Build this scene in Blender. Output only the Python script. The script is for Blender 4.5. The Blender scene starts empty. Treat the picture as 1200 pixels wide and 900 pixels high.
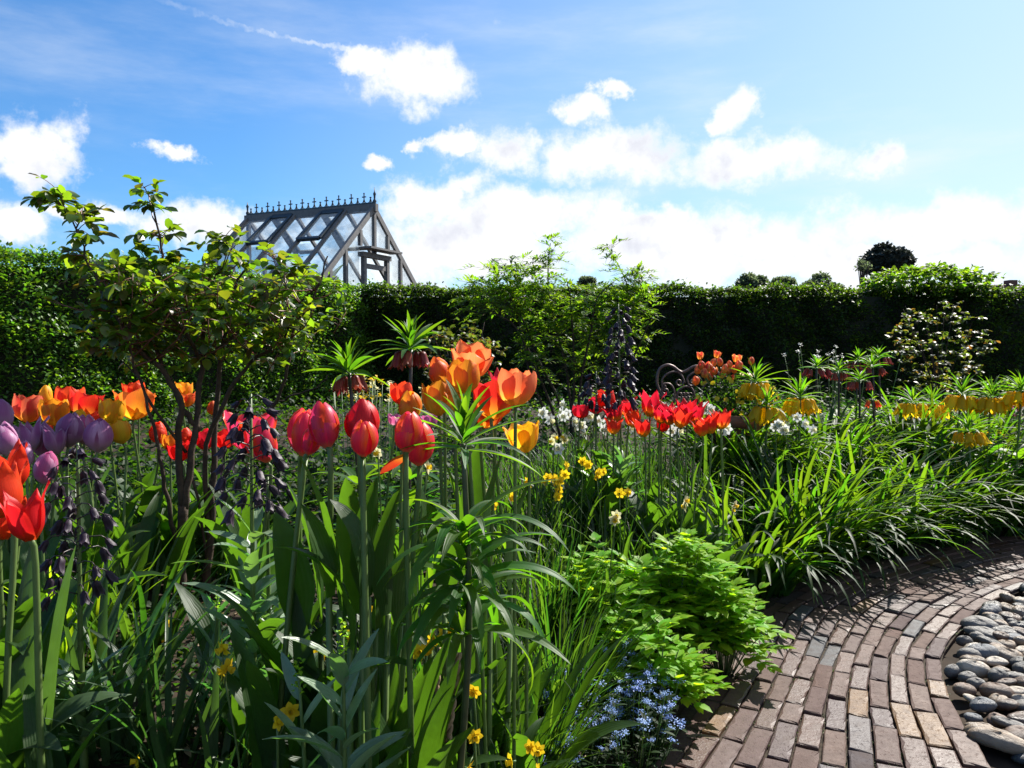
import bpy, math, random
import numpy as np
from mathutils import Vector, Matrix
R = math.radians
rng = np.random.default_rng(7)
random.seed(7)
SC = bpy.context.scene
COL = SC.collection

# ------------------------------------------------------------------ camera
EYE = 1.10; FPX = 880.0
cam = bpy.data.cameras.new('camera'); camo = bpy.data.objects.new('camera', cam); COL.objects.link(camo)
PITCH = math.atan(45/FPX)
camo.location = (0, 0, EYE); camo.rotation_euler = (R(90)-PITCH, 0, 0)
cam.sensor_width = 36; cam.lens = 36*FPX/1200; cam.clip_start = .05; cam.clip_end = 3000
SC.camera = camo

# ------------------------------------------------------------------ sun, exposure
SUN_AZ, SUN_EL = R(42), R(43)
sl = bpy.data.lights.new('sun', 'SUN'); sl.energy = 5.0; sl.angle = R(.5); sl.color = (1, .955, .87)
so = bpy.data.objects.new('sun', sl); COL.objects.link(so)
sv = Vector((math.sin(SUN_AZ)*math.cos(SUN_EL), math.cos(SUN_AZ)*math.cos(SUN_EL), math.sin(SUN_EL)))
so.rotation_euler = sv.to_track_quat('Z', 'Y').to_euler()
SC.view_settings.view_transform = 'Standard'; SC.view_settings.look = 'None'
SC.view_settings.exposure = 1.15; SC.view_settings.gamma = 1
SC.render.engine = 'CYCLES'
cy = SC.cycles
cy.max_bounces = 6; cy.diffuse_bounces = 2; cy.glossy_bounces = 2; cy.transmission_bounces = 5; cy.transparent_max_bounces = 8
cy.use_denoising = True; cy.caustics_reflective = False; cy.caustics_refractive = False
cy.sample_clamp_indirect = 4

# ------------------------------------------------------------------ world: Nishita sky with clouds
def P(px, py, Y):
    """photo pixel (1200x900) at distance Y -> world point"""
    x = (px-600)/FPX; yc = -(py-450)/FPX
    c, s = math.cos(PITCH), math.sin(PITCH)
    d = Vector((x, c+yc*s, -s+yc*c))
    t = Y/d.y
    return Vector((d.x*t, Y, EYE+d.z*t))
def azel(px, py):
    v = P(px, py, 1) - Vector((0, 0, EYE))
    return math.atan2(v.x, v.y), math.atan2(v.z, math.hypot(v.x, v.y))
class NT:
    def __init__(s, t): s.t = t; s.n = t.nodes; s.l = t.links
    def node(s, typ, ins=None, **kw):
        n = s.n.new(typ)
        for k, v in kw.items(): setattr(n, k, v)
        for k, v in (ins or {}).items(): s.put(n.inputs[k], v)
        return n
    def put(s, sock, v):
        if isinstance(v, bpy.types.NodeSocket): s.l.new(v, sock)
        else: sock.default_value = v
    def m(s, op, a, b=0.0, c=0.0, clamp=False):
        n = s.n.new('ShaderNodeMath'); n.operation = op; n.use_clamp = clamp
        for i, v in enumerate((a, b, c)): s.put(n.inputs[i], v)
        return n.outputs[0]
    def mix(s, f, a, b, blend='MIX'):
        n = s.n.new('ShaderNodeMix'); n.data_type = 'RGBA'; n.blend_type = blend
        s.put(n.inputs[0], f)
        for i, v in ((6, a), (7, b)):
            if not isinstance(v, bpy.types.NodeSocket) and len(v) == 3: v = (*v, 1)
            s.put(n.inputs[i], v)
        return n.outputs[2]
    def rng(s, v, a, b, c=0., d=1., smooth=False):
        n = s.n.new('ShaderNodeMapRange'); n.clamp = True
        if smooth: n.interpolation_type = 'SMOOTHSTEP'
        for i, q in enumerate((v, a, b, c, d)): s.put(n.inputs[i], q)
        return n.outputs[0]
    def ramp(s, f, stops, interp='LINEAR'):
        n = s.n.new('ShaderNodeValToRGB'); n.color_ramp.interpolation = interp
        el = n.color_ramp.elements
        while len(el) < len(stops): el.new(.5)
        for e, (p, c) in zip(el, stops): e.position = p; e.color = (*c, 1)
        s.put(n.inputs[0], f); return n.outputs[0]
    def noise(s, vec, scale, detail=4, rough=.55, dim='3D'):
        n = s.n.new('ShaderNodeTexNoise'); n.noise_dimensions = dim
        n.inputs['Scale'].default_value = scale; n.inputs['Detail'].default_value = detail
        n.inputs['Roughness'].default_value = rough
        if vec is not None: s.put(n.inputs['Vector'], vec)
        return n.outputs[0]

W = bpy.data.worlds.new('World'); SC.world = W; W.use_nodes = True
w = NT(W.node_tree); w.n.clear()
SKY_STRENGTH = 0.05
sky = w.node('ShaderNodeTexSky', sky_type='NISHITA', sun_disc=False)
sky.sun_elevation = SUN_EL; sky.sun_rotation = SUN_AZ; sky.air_density = 1.0; sky.dust_density = .6; sky.ozone_density = 1.6
tc = w.node('ShaderNodeTexCoord'); sep = w.node('ShaderNodeSeparateXYZ', {0: tc.outputs['Generated']})
vx, vy, vz = sep.outputs
az = w.m('ARCTAN2', vx, vy); el = w.m('ARCSINE', vz)
warp = w.noise(tc.outputs['Generated'], 9, 7, .62)
warp2 = w.noise(w.node('ShaderNodeVectorMath', {0: tc.outputs['Generated'], 1: (3.1, 1.7, 9.2)}, operation='ADD').outputs[0], 7, 6, .62)
waz = w.m('ADD', az, w.m('MULTIPLY', w.m('SUBTRACT', warp, .5), .20))
wel = w.m('ADD', el, w.m('MULTIPLY', w.m('SUBTRACT', warp2, .5), .13))
# (px, py, half width, half height) of each cloud of the photograph
CLOUDS = [(482, 92, 58, 28), (425, 74, 30, 12), (45, 175, 58, 36), (213, 180, 30, 10), (445, 197, 22, 8), (585, 183, 52, 26),
          (535, 170, 34, 12), (722, 184, 76, 34), (700, 130, 30, 16), (733, 106, 16, 10), (870, 140, 26, 22), (880, 196, 92, 22),
          (1015, 196, 34, 16), (500, 168, 13, 9), (620, 262, 130, 30), (760, 268, 60, 18), (520, 235, 60, 24), (820, 290, 200, 34), (1100, 262, 170, 36),
          (240, 262, 70, 26), (110, 246, 80, 14), (560, 300, 150, 40), (20, 255, 60, 26), (1000, 312, 300, 26)]
field = None
for (px, py, hw, hh) in CLOUDS:
    a0, e0 = azel(px, py); sc_ = math.cos(a0)
    ra = hw/FPX*sc_*sc_*1.15; re = hh/FPX*sc_*1.15
    dx = w.m('MULTIPLY', w.m('SUBTRACT', waz, a0), 1/ra); dy = w.m('MULTIPLY', w.m('SUBTRACT', wel, e0), 1/re)
    d = w.m('SUBTRACT', 1.15, w.m('SQRT', w.m('ADD', w.m('MULTIPLY', dx, dx), w.m('MULTIPLY', dy, dy))))
    field = d if field is None else w.m('MAXIMUM', field, d)
# low bank of cloud all round the horizon and loose clouds elsewhere
bank = w.rng(wel, .13, .02, -.35, .9)
bank = w.m('ADD', bank, w.m('MULTIPLY', w.m('SUBTRACT', w.noise(tc.outputs['Generated'], 3.5, 5, .6), .55), 1.6))
elsewhere = w.m('MULTIPLY', w.m('SUBTRACT', w.noise(tc.outputs['Generated'], 2.2, 6, .6), .58), 5)
behind = w.rng(vy, .45, .1)
elsewhere = w.m('SUBTRACT', elsewhere, w.m('MULTIPLY', w.m('SUBTRACT', 1, behind), 3))
bank = w.m('SUBTRACT', bank, w.rng(vy, .35, -.1, 0, 3))      # the cloud lies towards the sun; the sky behind the camera is clear
field = w.m('MAXIMUM', field, w.m('MAXIMUM', bank, w.m('SUBTRACT', elsewhere, w.rng(vy, .1, -.2, 0, 4))))
fluff = w.noise(tc.outputs['Generated'], 26, 8, .66)
field = w.m('ADD', field, w.m('MULTIPLY', w.m('SUBTRACT', fluff, .5), 1.5))
dens = w.rng(field, -.02, .75, 0, 1, True)
# thin cirrus
mp = w.node('ShaderNodeMapping', {'Vector': tc.outputs['Generated'], 'Scale': (1.5, 2, 7), 'Rotation': (.3, .2, .1)})
cir = w.noise(mp.outputs[0], 1.6, 7, .6)
cir = w.m('MULTIPLY', w.rng(cir, .45, .85, 0, 1, True), .38)
cir = w.m('ADD', cir, w.m('MULTIPLY', w.rng(az, -.35, .7, 0, .75), w.rng(el, .5, .1, .5, 1)), clamp=True)
# broken contrail
(a1, e1), (a2, e2) = azel(175, -5), azel(445, 60)
L_ = math.hypot(a2-a1, e2-e1); ta, te = (a2-a1)/L_, (e2-e1)/L_
da, de = w.m('SUBTRACT', az, a1), w.m('SUBTRACT', el, e1)
al = w.m('ADD', w.m('MULTIPLY', da, ta), w.m('MULTIPLY', de, te))
ac = w.m('SUBTRACT', w.m('MULTIPLY', da, te), w.m('MULTIPLY', de, ta))
ac = w.m('ADD', ac, w.m('MULTIPLY', w.m('SUBTRACT', w.noise(tc.outputs['Generated'], 110, 3), .5), .012))
bow = w.m('MULTIPLY', w.m('MULTIPLY', al, w.m('SUBTRACT', al, L_)), .35)
trail = w.rng(w.m('ABSOLUTE', w.m('ADD', ac, bow)), .0008, .006, 1, 0, True)
trail = w.m('MULTIPLY', trail, w.m('MULTIPLY', w.rng(al, 0, .25, .15, 1), w.rng(al, L_, L_-.02, 0, 1)))
trail = w.m('MULTIPLY', trail, w.rng(w.noise(tc.outputs['Generated'], 60, 3), .35, .6, .25, .8))
skyc = w.mix(1.0, sky.outputs[0], (.60, 1.10, 1.56), 'MULTIPLY')
k = 1/SKY_STRENGTH
shade = w.noise(tc.outputs['Generated'], 11, 6, .6)
shadef = w.m('MULTIPLY', w.rng(shade, .48, .70, 0, 1, True), w.rng(field, .3, .8, 0, 1))
cloudc = w.mix(shadef, (.49*k, .495*k, .505*k), (.37*k, .38*k, .42*k))
thin = w.m('MAXIMUM', cir, trail)
c1 = w.mix(thin, skyc, (.42*k, .45*k, .485*k))
c2 = w.mix(dens, c1, cloudc)
up = w.rng(vz, -.02, .0)
c3 = w.mix(up, (.05*k, .06*k, .04*k), c2)
bg = w.node('ShaderNodeBackground', {'Color': c3, 'Strength': SKY_STRENGTH})
wo = w.node('ShaderNodeOutputWorld'); w.l.new(bg.outputs[0], wo.inputs[0])

# ------------------------------------------------------------------ materials
MATS = {}
def newmat(name):
    m = bpy.data.materials.new(name); m.use_nodes = True; t = NT(m.node_tree); t.n.clear()
    out = t.node('ShaderNodeOutputMaterial'); MATS[name] = m
    return m, t, out
def leafmat(name, base, trans, rough=.45, tf=.45, var=.35, veins=0, spec=.5, alt=None, altamt=.5):
    """thin leaf: glossy skin, light passes through; tone varies from leaf to leaf"""
    m, t, out = newmat(name)
    geo = t.node('ShaderNodeNewGeometry'); rnd = geo.outputs['Random Per Island']
    tcn = t.node('ShaderNodeTexCoord')
    nz = t.noise(tcn.outputs['Object'], 38, 3)
    f = t.m('ADD', t.m('MULTIPLY', t.m('SUBTRACT', rnd, .5), 2*var), t.m('MULTIPLY', t.m('SUBTRACT', nz, .5), .5))
    val = t.m('ADD', 1, f)
    hue = t.m('ADD', .5, t.m('MULTIPLY', t.m('SUBTRACT', t.m('FRACT', t.m('MULTIPLY', rnd, 7.3)), .5), .05))
    b, q = (*base, 1), (*trans, 1)
    if alt:
        af = t.rng(t.m('FRACT', t.m('MULTIPLY', rnd, 13.7)), 1-altamt, 1, 0, 1)
        b = t.mix(af, base, alt[0]); q = t.mix(af, trans, alt[1])
    hb = t.node('ShaderNodeHueSaturation', {'Hue': hue, 'Value': val, 'Color': b})
    ht = t.node('ShaderNodeHueSaturation', {'Hue': hue, 'Value': val, 'Color': q})
    pb = t.node('ShaderNodeBsdfPrincipled', {'Base Color': hb.outputs[0], 'Roughness': rough})
    pb.inputs['Specular IOR Level'].default_value = spec
    if veins:
        uv = t.node('ShaderNodeUVMap'); su = t.node('ShaderNodeSeparateXYZ', {0: uv.outputs[0]})
        wv = t.m('SINE', t.m('MULTIPLY', su.outputs[0], veins*6.28))
        mid = t.rng(t.m('ABSOLUTE', t.m('SUBTRACT', su.outputs[0], .5)), 0, .05, 1, 0)
        hgt = t.m('ADD', t.m('MULTIPLY', wv, .3), mid)
        bp = t.node('ShaderNodeBump', {'Height': hgt, 'Strength': .25, 'Distance': .002})
        t.l.new(bp.outputs[0], pb.inputs['Normal'])
    tr = t.node('ShaderNodeBsdfTranslucent', {'Color': ht.outputs[0]})
    mx = t.node('ShaderNodeMixShader', {0: tf, 1: pb.outputs[0], 2: tr.outputs[0]})
    t.l.new(mx.outputs[0], out.inputs[0]); return m
def petalmat(name, base, tip, edge=None, tf=.5, rough=.5, pos=(.05, .35)):
    """flower petal: colour runs from its base to its tip (v) and to its rim (u), fine streaks along it"""
    m, t, out = newmat(name)
    uv = t.node('ShaderNodeUVMap'); s = t.node('ShaderNodeSeparateXYZ', {0: uv.outputs[0]})
    u, v = s.outputs[0], s.outputs[1]
    st = t.node('ShaderNodeMapping', {'Vector': uv.outputs[0], 'Scale': (34, 1.6, 1)})
    stn = t.noise(st.outputs[0], 1, 3)
    geo = t.node('ShaderNodeNewGeometry'); rnd = geo.outputs['Random Per Island']
    oi = t.node('ShaderNodeObjectInfo')
    f = t.rng(t.m('ADD', v, t.m('MULTIPLY', t.m('SUBTRACT', stn, .5), .3)), pos[0], pos[1])
    c = t.mix(f, base, tip)
    if edge:
        e = t.m('ABSOLUTE', t.m('SUBTRACT', u, .5))
        e = t.m('ADD', e, t.m('MULTIPLY', t.m('SUBTRACT', stn, .5), .25))
        c = t.mix(t.m('MULTIPLY', t.rng(e, .14, .42), t.rng(v, .1, .5)), c, edge)
    val = t.m('ADD', t.m('ADD', .62, t.m('MULTIPLY', stn, .6)), t.m('MULTIPLY', t.m('SUBTRACT', oi.outputs['Random'], .5), .25))
    hue = t.m('ADD', .5, t.m('MULTIPLY', t.m('SUBTRACT', oi.outputs['Random'], .5), .02))
    hs = t.node('ShaderNodeHueSaturation', {'Value': val, 'Hue': hue, 'Color': c})
    bp = t.node('ShaderNodeBump', {'Height': stn, 'Strength': .2, 'Distance': .002})
    pb = t.node('ShaderNodeBsdfPrincipled', {'Base Color': hs.outputs[0], 'Roughness': rough, 'Normal': bp.outputs[0]})
    pb.inputs['Specular IOR Level'].default_value = .35
    tr = t.node('ShaderNodeBsdfTranslucent', {'Color': hs.outputs[0]})
    mx = t.node('ShaderNodeMixShader', {0: tf, 1: pb.outputs[0], 2: tr.outputs[0]})
    t.l.new(mx.outputs[0], out.inputs[0]); return m
def plain(name, c1, c2, rough=.6, scale=20, bump=.2, spec=.5, metallic=0, dist=.005, island=None):
    m, t, out = newmat(name)
    tcn = t.node('ShaderNodeTexCoord')
    n = t.noise(tcn.outputs['Object'], scale, 6, .6)
    f = t.rng(n, .3, .7)
    c = t.mix(f, c1, c2)
    if island:
        rnd = t.node('ShaderNodeNewGeometry').outputs['Random Per Island']
        c = t.mix(.75, t.ramp(rnd, island), c, 'SOFT_LIGHT')
    bp = t.node('ShaderNodeBump', {'Height': n, 'Strength': bump, 'Distance': dist})
    pb = t.node('ShaderNodeBsdfPrincipled', {'Base Color': c, 'Roughness': rough, 'Normal': bp.outputs[0], 'Metallic': metallic})
    pb.inputs['Specular IOR Level'].default_value = spec
    t.l.new(pb.outputs[0], out.inputs[0]); return m

M_tulleaf = leafmat('tulip_leaf', (.018, .050, .011), (.10, .28, .010), .45, .42, .25, veins=9, spec=.35)
M_stem = leafmat('pale_stem', (.10, .17, .045), (.16, .28, .03), .45, .25, .15)
M_olive = plain('olive_stem', (.030, .034, .014), (.065, .085, .022), .5, 25)
M_darkstem = plain('dark_stem', (.022, .016, .014), (.04, .028, .022), .4, 60)
M_blade = leafmat('blade_leaf', (.014, .038, .009), (.09, .22, .010), .42, .48, .4, veins=4, spec=.4)
M_glauc = leafmat('glaucous_leaf', (.045, .085, .038), (.08, .20, .02), .36, .45, .25, veins=5, spec=.45)
M_silverlit = leafmat('sunlit_silvery_leaf', (.17, .25, .155), (.16, .40, .05), .34, .36, .2, veins=5, spec=.55)  # silvery leaf, base whitened so that shaded leaves look sunlit
M_lily = leafmat('daylily_leaf', (.016, .050, .008), (.15, .32, .008), .5, .47, .45, veins=3, spec=.3)
M_imp = leafmat('imperial_leaf', (.030, .085, .012), (.19, .44, .010), .5, .48, .25, veins=3, spec=.35)
M_lime = leafmat('lime_leaf', (.18, .36, .016), (.46, .70, .014), .5, .55, .22, veins=0, spec=.3)
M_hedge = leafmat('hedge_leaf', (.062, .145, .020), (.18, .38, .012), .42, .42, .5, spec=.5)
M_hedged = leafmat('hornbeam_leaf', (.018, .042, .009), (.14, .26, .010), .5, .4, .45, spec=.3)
M_rose = leafmat('rose_leaf', (.035, .080, .012), (.26, .42, .012), .36, .5, .35, alt=((.075, .05, .02), (.30, .22, .02)), altamt=.22)
M_rose2 = leafmat('bronze_rose_leaf', (.03, .055, .015), (.18, .26, .02), .45, .42, .4, spec=.35, alt=((.10, .05, .02), (.42, .22, .03)), altamt=.35)
M_shrub = leafmat('shrub_leaf', (.05, .11, .014), (.26, .46, .012), .5, .52, .35, spec=.3)
M_cover = leafmat('cover_leaf', (.012, .030, .007), (.07, .17, .008), .6, .4, .45, spec=.2)
M_hazytree = leafmat('hazed_tree_leaf', (.11, .14, .08), (.18, .24, .10), .7, .4, .3, spec=.1)  # distance haze put into the lightened leaf colour
M_pine = leafmat('pine_needle', (.03, .04, .03), (.04, .05, .03), .6, .15, .4)
M_dry = leafmat('dry_leaf', (.30, .23, .14), (.30, .22, .10), .7, .3, .4)
M_bark = plain('bark', (.020, .011, .007), (.075, .045, .026), .85, 45, .6)
M_twig = plain('young_twig', (.10, .06, .03), (.15, .10, .045), .6, 40, .2)
M_redtwig = plain('red_twig', (.12, .03, .02), (.17, .06, .03), .5, 40, .2)
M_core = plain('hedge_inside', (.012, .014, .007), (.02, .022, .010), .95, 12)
M_soil = plain('soil', (.018, .012, .008), (.045, .031, .020), .95, 9, .8, .2)
M_pathbed = plain('jointing_sand', (.020, .016, .011), (.06, .045, .032), .95, 60, .6, .2)
M_moss = leafmat('moss', (.05, .07, .015), (.08, .14, .01), .7, .3, .5)
M_timber = plain('weathered_timber', (.105, .10, .10), (.18, .17, .165), .65, 14, .25)
M_iron = plain('painted_iron', (.018, .030, .040), (.03, .045, .055), .45, 30, .2)
M_rust = plain('rusty_iron', (.09, .06, .055), (.16, .10, .085), .5, 60, .4, metallic=.4)
M_terra = plain('terracotta', (.28, .10, .05), (.38, .16, .08), .8, 14, .3)
M_roof = plain('roof_tile', (.16, .07, .05), (.10, .05, .04), .8, 6, .4)
M_wall = plain('far_wall', (.35, .30, .25), (.42, .37, .31), .8, 6, .2)
M_rope = plain('rope_fibre', (.20, .13, .075), (.33, .23, .13), .85, 90, .5)
P_pinkred = petalmat('petal_pink_red', (.88, .42, .16), (.84, .045, .13), (.92, .12, .02), .5, .38, (.0, .16))
P_red = petalmat('petal_scarlet', (.80, .10, .015), (.80, .020, .018), (.82, .035, .02), .5, .45, (.02, .25))
P_redlily = petalmat('petal_scarlet_yellow_foot', (.90, .52, .03), (.82, .035, .018), None, .5, .45, (.08, .36))
P_orange = petalmat('petal_orange', (.90, .50, .03), (.90, .22, .03), (.88, .13, .03), .5, .5, (.1, .6))
P_salmon = petalmat('petal_salmon', (.92, .55, .06), (.90, .24, .09), (.85, .10, .04), .5, .5, (.1, .5))
P_amber = petalmat('petal_amber', (.90, .60, .04), (.92, .38, .02), (.9, .24, .02), .5, .5, (.2, .8))
P_yellow = petalmat('petal_yellow', (.88, .62, .03), (.92, .50, .015), (.92, .36, .015), .5, .5, (.2, .8))
P_redor = petalmat('petal_red_orange', (.90, .45, .03), (.87, .075, .022), (.8, .04, .02), .5, .5, (.05, .5))
P_purple = petalmat('petal_lilac', (.62, .42, .48), (.40, .12, .30), (.60, .32, .50), .45, .45, (.0, .45))
P_mauve = petalmat('petal_mauve_pink', (.60, .40, .45), (.62, .12, .30), (.60, .28, .45), .45, .45, (.0, .35))
P_spec = petalmat('petal_species', (.92, .55, .06), (.82, .10, .05), (.92, .50, .12), .5, .5, (.05, .6))
P_bell = petalmat('bell_yellow', (.95, .62, .012), (.96, .70, .02), None, .65, .45)
P_belred = petalmat('bell_maroon', (.20, .02, .02), (.32, .035, .03), (.4, .08, .05), .4, .4)
P_persica = petalmat('bell_plum', (.030, .014, .030), (.018, .009, .020), (.05, .032, .055), .10, .5)
P_white = petalmat('tepal_white', (.80, .80, .70), (.85, .85, .80), None, .35, .5)
P_cream = petalmat('tepal_cream', (.80, .78, .40), (.85, .80, .45), None, .4, .5)
P_daff = petalmat('tepal_yellow', (.80, .58, .02), (.88, .62, .02), None, .45, .5)
P_blue = petalmat('forget_blue', (.30, .42, .78), (.28, .42, .80), None, .35, .5)
P_mag = petalmat('petal_magenta', (.45, .02, .15), (.5, .02, .18), None, .45, .5)

# ------------------------------------------------------------------ mesh kit
class MB:
    def __init__(s): s.v = []; s.f = []; s.uv = []; s.n = 0; s.mi = []
    def add(s, v, f, uv=None, mi=0):
        v = np.asarray(v, float).reshape(-1, 3); f = np.asarray(f, int).reshape(-1, 4)
        s.v.append(v); s.f.append(f+s.n); s.n += len(v)
        s.uv.append(np.zeros((len(v), 2)) if uv is None else np.asarray(uv, float).reshape(-1, 2))
        s.mi.append(np.full(len(f), mi)); return s
    def mesh(s, name, mats, smooth=True):
        v = np.concatenate(s.v); f = np.concatenate(s.f); uv = np.concatenate(s.uv); mi = np.concatenate(s.mi)
        me = bpy.data.meshes.new(name)
        me.vertices.add(len(v)); me.vertices.foreach_set('co', v.ravel())
        me.loops.add(f.size); me.loops.foreach_set('vertex_index', f.ravel().astype(np.int32))
        me.polygons.add(len(f)); me.polygons.foreach_set('loop_start', np.arange(0, f.size, 4, dtype=np.int32))
        me.polygons.foreach_set('use_smooth', np.full(len(f), smooth))
        ul = me.uv_layers.new(name='UVMap'); ul.data.foreach_set('uv', uv[f.ravel()].ravel())
        for m in (mats if isinstance(mats, (list, tuple)) else [mats]): me.materials.append(m)
        me.polygons.foreach_set('material_index', mi.astype(np.int32))
        me.update(calc_edges=True); return me
def obj(name, me, parent=None, loc=None, rot=None, scale=None):
    o = bpy.data.objects.new(name, me); COL.objects.link(o)
    if parent is not None: o.parent = parent
    if loc is not None: o.location = loc
    if rot is not None: o.rotation_euler = rot
    if scale is not None: o.scale = (scale,)*3 if isinstance(scale, (int, float)) else scale
    return o
def tag(o, label=None, cat=None, group=None, kind=None):
    for k_, v in (('label', label), ('category', cat), ('group', group), ('kind', kind)):
        if v: o[k_] = v
    return o
def root(name, loc, label, cat, group=None, rz=0):
    o = bpy.data.objects.new(name, None); COL.objects.link(o); o.empty_display_size = .05
    o.location = loc; o.rotation_euler = (0, 0, rz); return tag(o, label, cat, group)

def prof(kind, s):
    if kind == 'strap': return np.minimum(1, .55+s*3)*np.clip(1-s, 0, 1)**.55
    if kind == 'grass': return np.clip(1-s**2.2, 0, 1)*.96+.04*(1-s)
    if kind == 'lance': return np.sin(np.pi*np.clip(s, 0, 1)**.75)**.75
    if kind == 'tulip': return np.clip(.42+s*1.9, 0, 1)*np.clip(1-s**3.2, 0, 1)**.8
    if kind == 'ovate': return np.sin(np.pi*np.clip(s, 0, 1)**.85)**.6
    if kind == 'wedge': return np.clip(s*1.6, .05, 1)*np.clip((1-s)*3.2, 0, 1)**.8
def straps(n, base, az, L, Wd, el0, bend, segs=6, fold=.3, p='strap', roll=0., bp=1.4, daz=0., wave=0.):
    """n curved leaves at once: spine bends from el0 by bend; V-fold across"""
    b = np.broadcast_to(np.asarray(base, float), (n, 3))
    F = lambda x: np.broadcast_to(np.asarray(x, float), (n,))[:, None]
    az, L, Wd, el0, bend, roll, daz = map(F, (az, L, Wd, el0, bend, roll, daz))
    s = np.linspace(0, 1, segs+1)[None]; sm = (s[:, 1:]+s[:, :-1])/2
    ph = el0-bend*sm**bp; a = az+daz*sm
    d = np.stack([np.cos(ph)*np.cos(a), np.cos(ph)*np.sin(a), np.sin(ph)], -1)*(L/segs)[..., None]
    c = np.concatenate([np.zeros((n, 1, 3)), np.cumsum(d, 1)], 1)+b[:, None]
    ph = el0-bend*s**bp; a = az+daz*s
    side = np.stack([-np.sin(a), np.cos(a), 0*a], -1)
    nr = np.stack([-np.sin(ph)*np.cos(a), -np.sin(ph)*np.sin(a), np.cos(ph)], -1)
    cr, sr = np.cos(roll)[..., None], np.sin(roll)[..., None]
    side, nr = side*cr+nr*sr, nr*cr-side*sr
    wd = (Wd*np.maximum(prof(p, s), .03))[..., None]/2
    wob = wave*np.sin(s*17+az*9)[..., None]
    l = c+side*wd+nr*wd*(fold+wob); r = c-side*wd+nr*wd*(fold-wob)
    v = np.stack([l, c, r], 2)                       # n, segs+1, 3, 3
    uv = np.zeros((n, segs+1, 3, 2)); uv[..., 0, 0] = 0; uv[..., 1, 0] = .5; uv[..., 2, 0] = 1; uv[..., 1] = s[:, :, None]
    i = np.arange(segs)[:, None]*3+np.arange(2)[None]
    q = np.stack([i, i+1, i+4, i+3], -1).reshape(-1, 4)
    f = (np.arange(n)*(segs+1)*3)[:, None, None]+q[None]
    return v.reshape(-1, 3), f.reshape(-1, 4), uv.reshape(-1, 2)
def tube(pts, rad, sides=6, closed_tip=True):
    p = np.asarray([tuple(q) for q in pts], float); n = len(p); rad = np.broadcast_to(np.asarray(rad, float), (n,))
    t = np.gradient(p, axis=0); t /= np.linalg.norm(t, axis=1)[:, None]+1e-9
    ref = np.array([0, 1., 0]) if abs(t[0][1]) < .9 else np.array([1., 0, 0])
    rings = []
    x = np.cross(t[0], ref); x /= np.linalg.norm(x)
    for k_ in range(n):
        x = x-t[k_]*np.dot(x, t[k_]); x /= np.linalg.norm(x)+1e-9
        y = np.cross(t[k_], x); an = np.arange(sides)*2*np.pi/sides
        rings.append(p[k_]+rad[k_]*(np.cos(an)[:, None]*x+np.sin(an)[:, None]*y))
    v = np.concatenate(rings+[p[:1], p[-1:]])
    f = []
    for k_ in range(n-1):
        for j in range(sides):
            j2 = (j+1) % sides; f.append((k_*sides+j, k_*sides+j2, (k_+1)*sides+j2, (k_+1)*sides+j))
    uv = np.zeros((len(v), 2))
    for j in range(0, sides-1, 2):
        f.append((n*sides, (j+2) % sides, j+1, j)); o = (n-1)*sides; f.append((n*sides+1, o+j, o+j+1, o+(j+2) % sides))
    return v, f, uv
def smooth_line(pts, k_=4):
    """Catmull-Rom through 3D points"""
    p = [np.array(tuple(q), float) for q in pts]; p = [2*p[0]-p[1]]+p+[2*p[-1]-p[-2]]; out = []
    for i in range(1, len(p)-2):
        for j in range(k_):
            t = j/k_; a, b, c, d = p[i-1:i+3]
            out.append(.5*((2*b)+(c-a)*t+(2*a-5*b+4*c-d)*t*t+(3*b-a-3*c+d)*t**3))
    out.append(p[-2]); return np.array(out)
def box(x0, x1, y0, y1, z0, z1):
    v = [(x, y, z) for z in (z0, z1) for y in (y0, y1) for x in (x0, x1)]
    return np.array(v, float), [(0, 2, 3, 1), (4, 5, 7, 6), (0, 1, 5, 4), (2, 6, 7, 3), (0, 4, 6, 2), (1, 3, 7, 5)]
def beam(a, b, wd, hg, upv=(0, 0, 1)):
    """rectangular bar from a to b"""
    a, b = Vector(a), Vector(b); d = (b-a).normalized(); u = Vector(upv)
    s = d.cross(u).normalized(); u = s.cross(d).normalized()
    v = [p+s*(i*wd/2)+u*(j*hg/2) for p in (a, b) for j in (-1, 1) for i in (-1, 1)]
    return np.array([tuple(q) for q in v]), [(0, 1, 3, 2), (4, 6, 7, 5), (0, 4, 5, 1), (2, 3, 7, 6), (0, 2, 6, 4), (1, 5, 7, 3)]

# ------------------------------------------------------------------ path outline and ground height
EDGE_PTS = [(-.3, .7), (0, 1.25), (.2, 1.58), (.4, 1.88), (.49, 2.02), (.67, 2.31), (.84, 2.6), (.97, 2.84), (1.1, 3.07), (1.32, 3.31), (1.6, 3.55), (2.1, 3.9), (2.54, 4.13), (2.95, 4.3), (3.6, 4.5), (4.4, 4.65), (5.4, 4.75)]
RIM_PTS = [(1.05, .7), (1.13, 1.25), (1.19, 1.58), (1.25, 1.88), (1.29, 2.02), (1.38, 2.31), (1.52, 2.6), (1.66, 2.78), (1.80, 2.93), (1.99, 3.12), (2.24, 3.31), (2.60, 3.53), (3.0, 3.72), (3.45, 3.88), (4.1, 4.02), (4.8, 4.1), (5.6, 4.15)]
EDGE = smooth_line([(x, y, 0) for x, y in EDGE_PTS], 14)[:, :2]
RIM = smooth_line([(x, y, 0) for x, y in RIM_PTS], 14)[:, :2]
def right_normal(c):
    t = np.gradient(c, axis=0); t /= np.linalg.norm(t, axis=1)[:, None]; return np.stack([t[:, 1], -t[:, 0]], 1)
EN = right_normal(EDGE); RN = right_normal(RIM)
NC = 11
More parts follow.
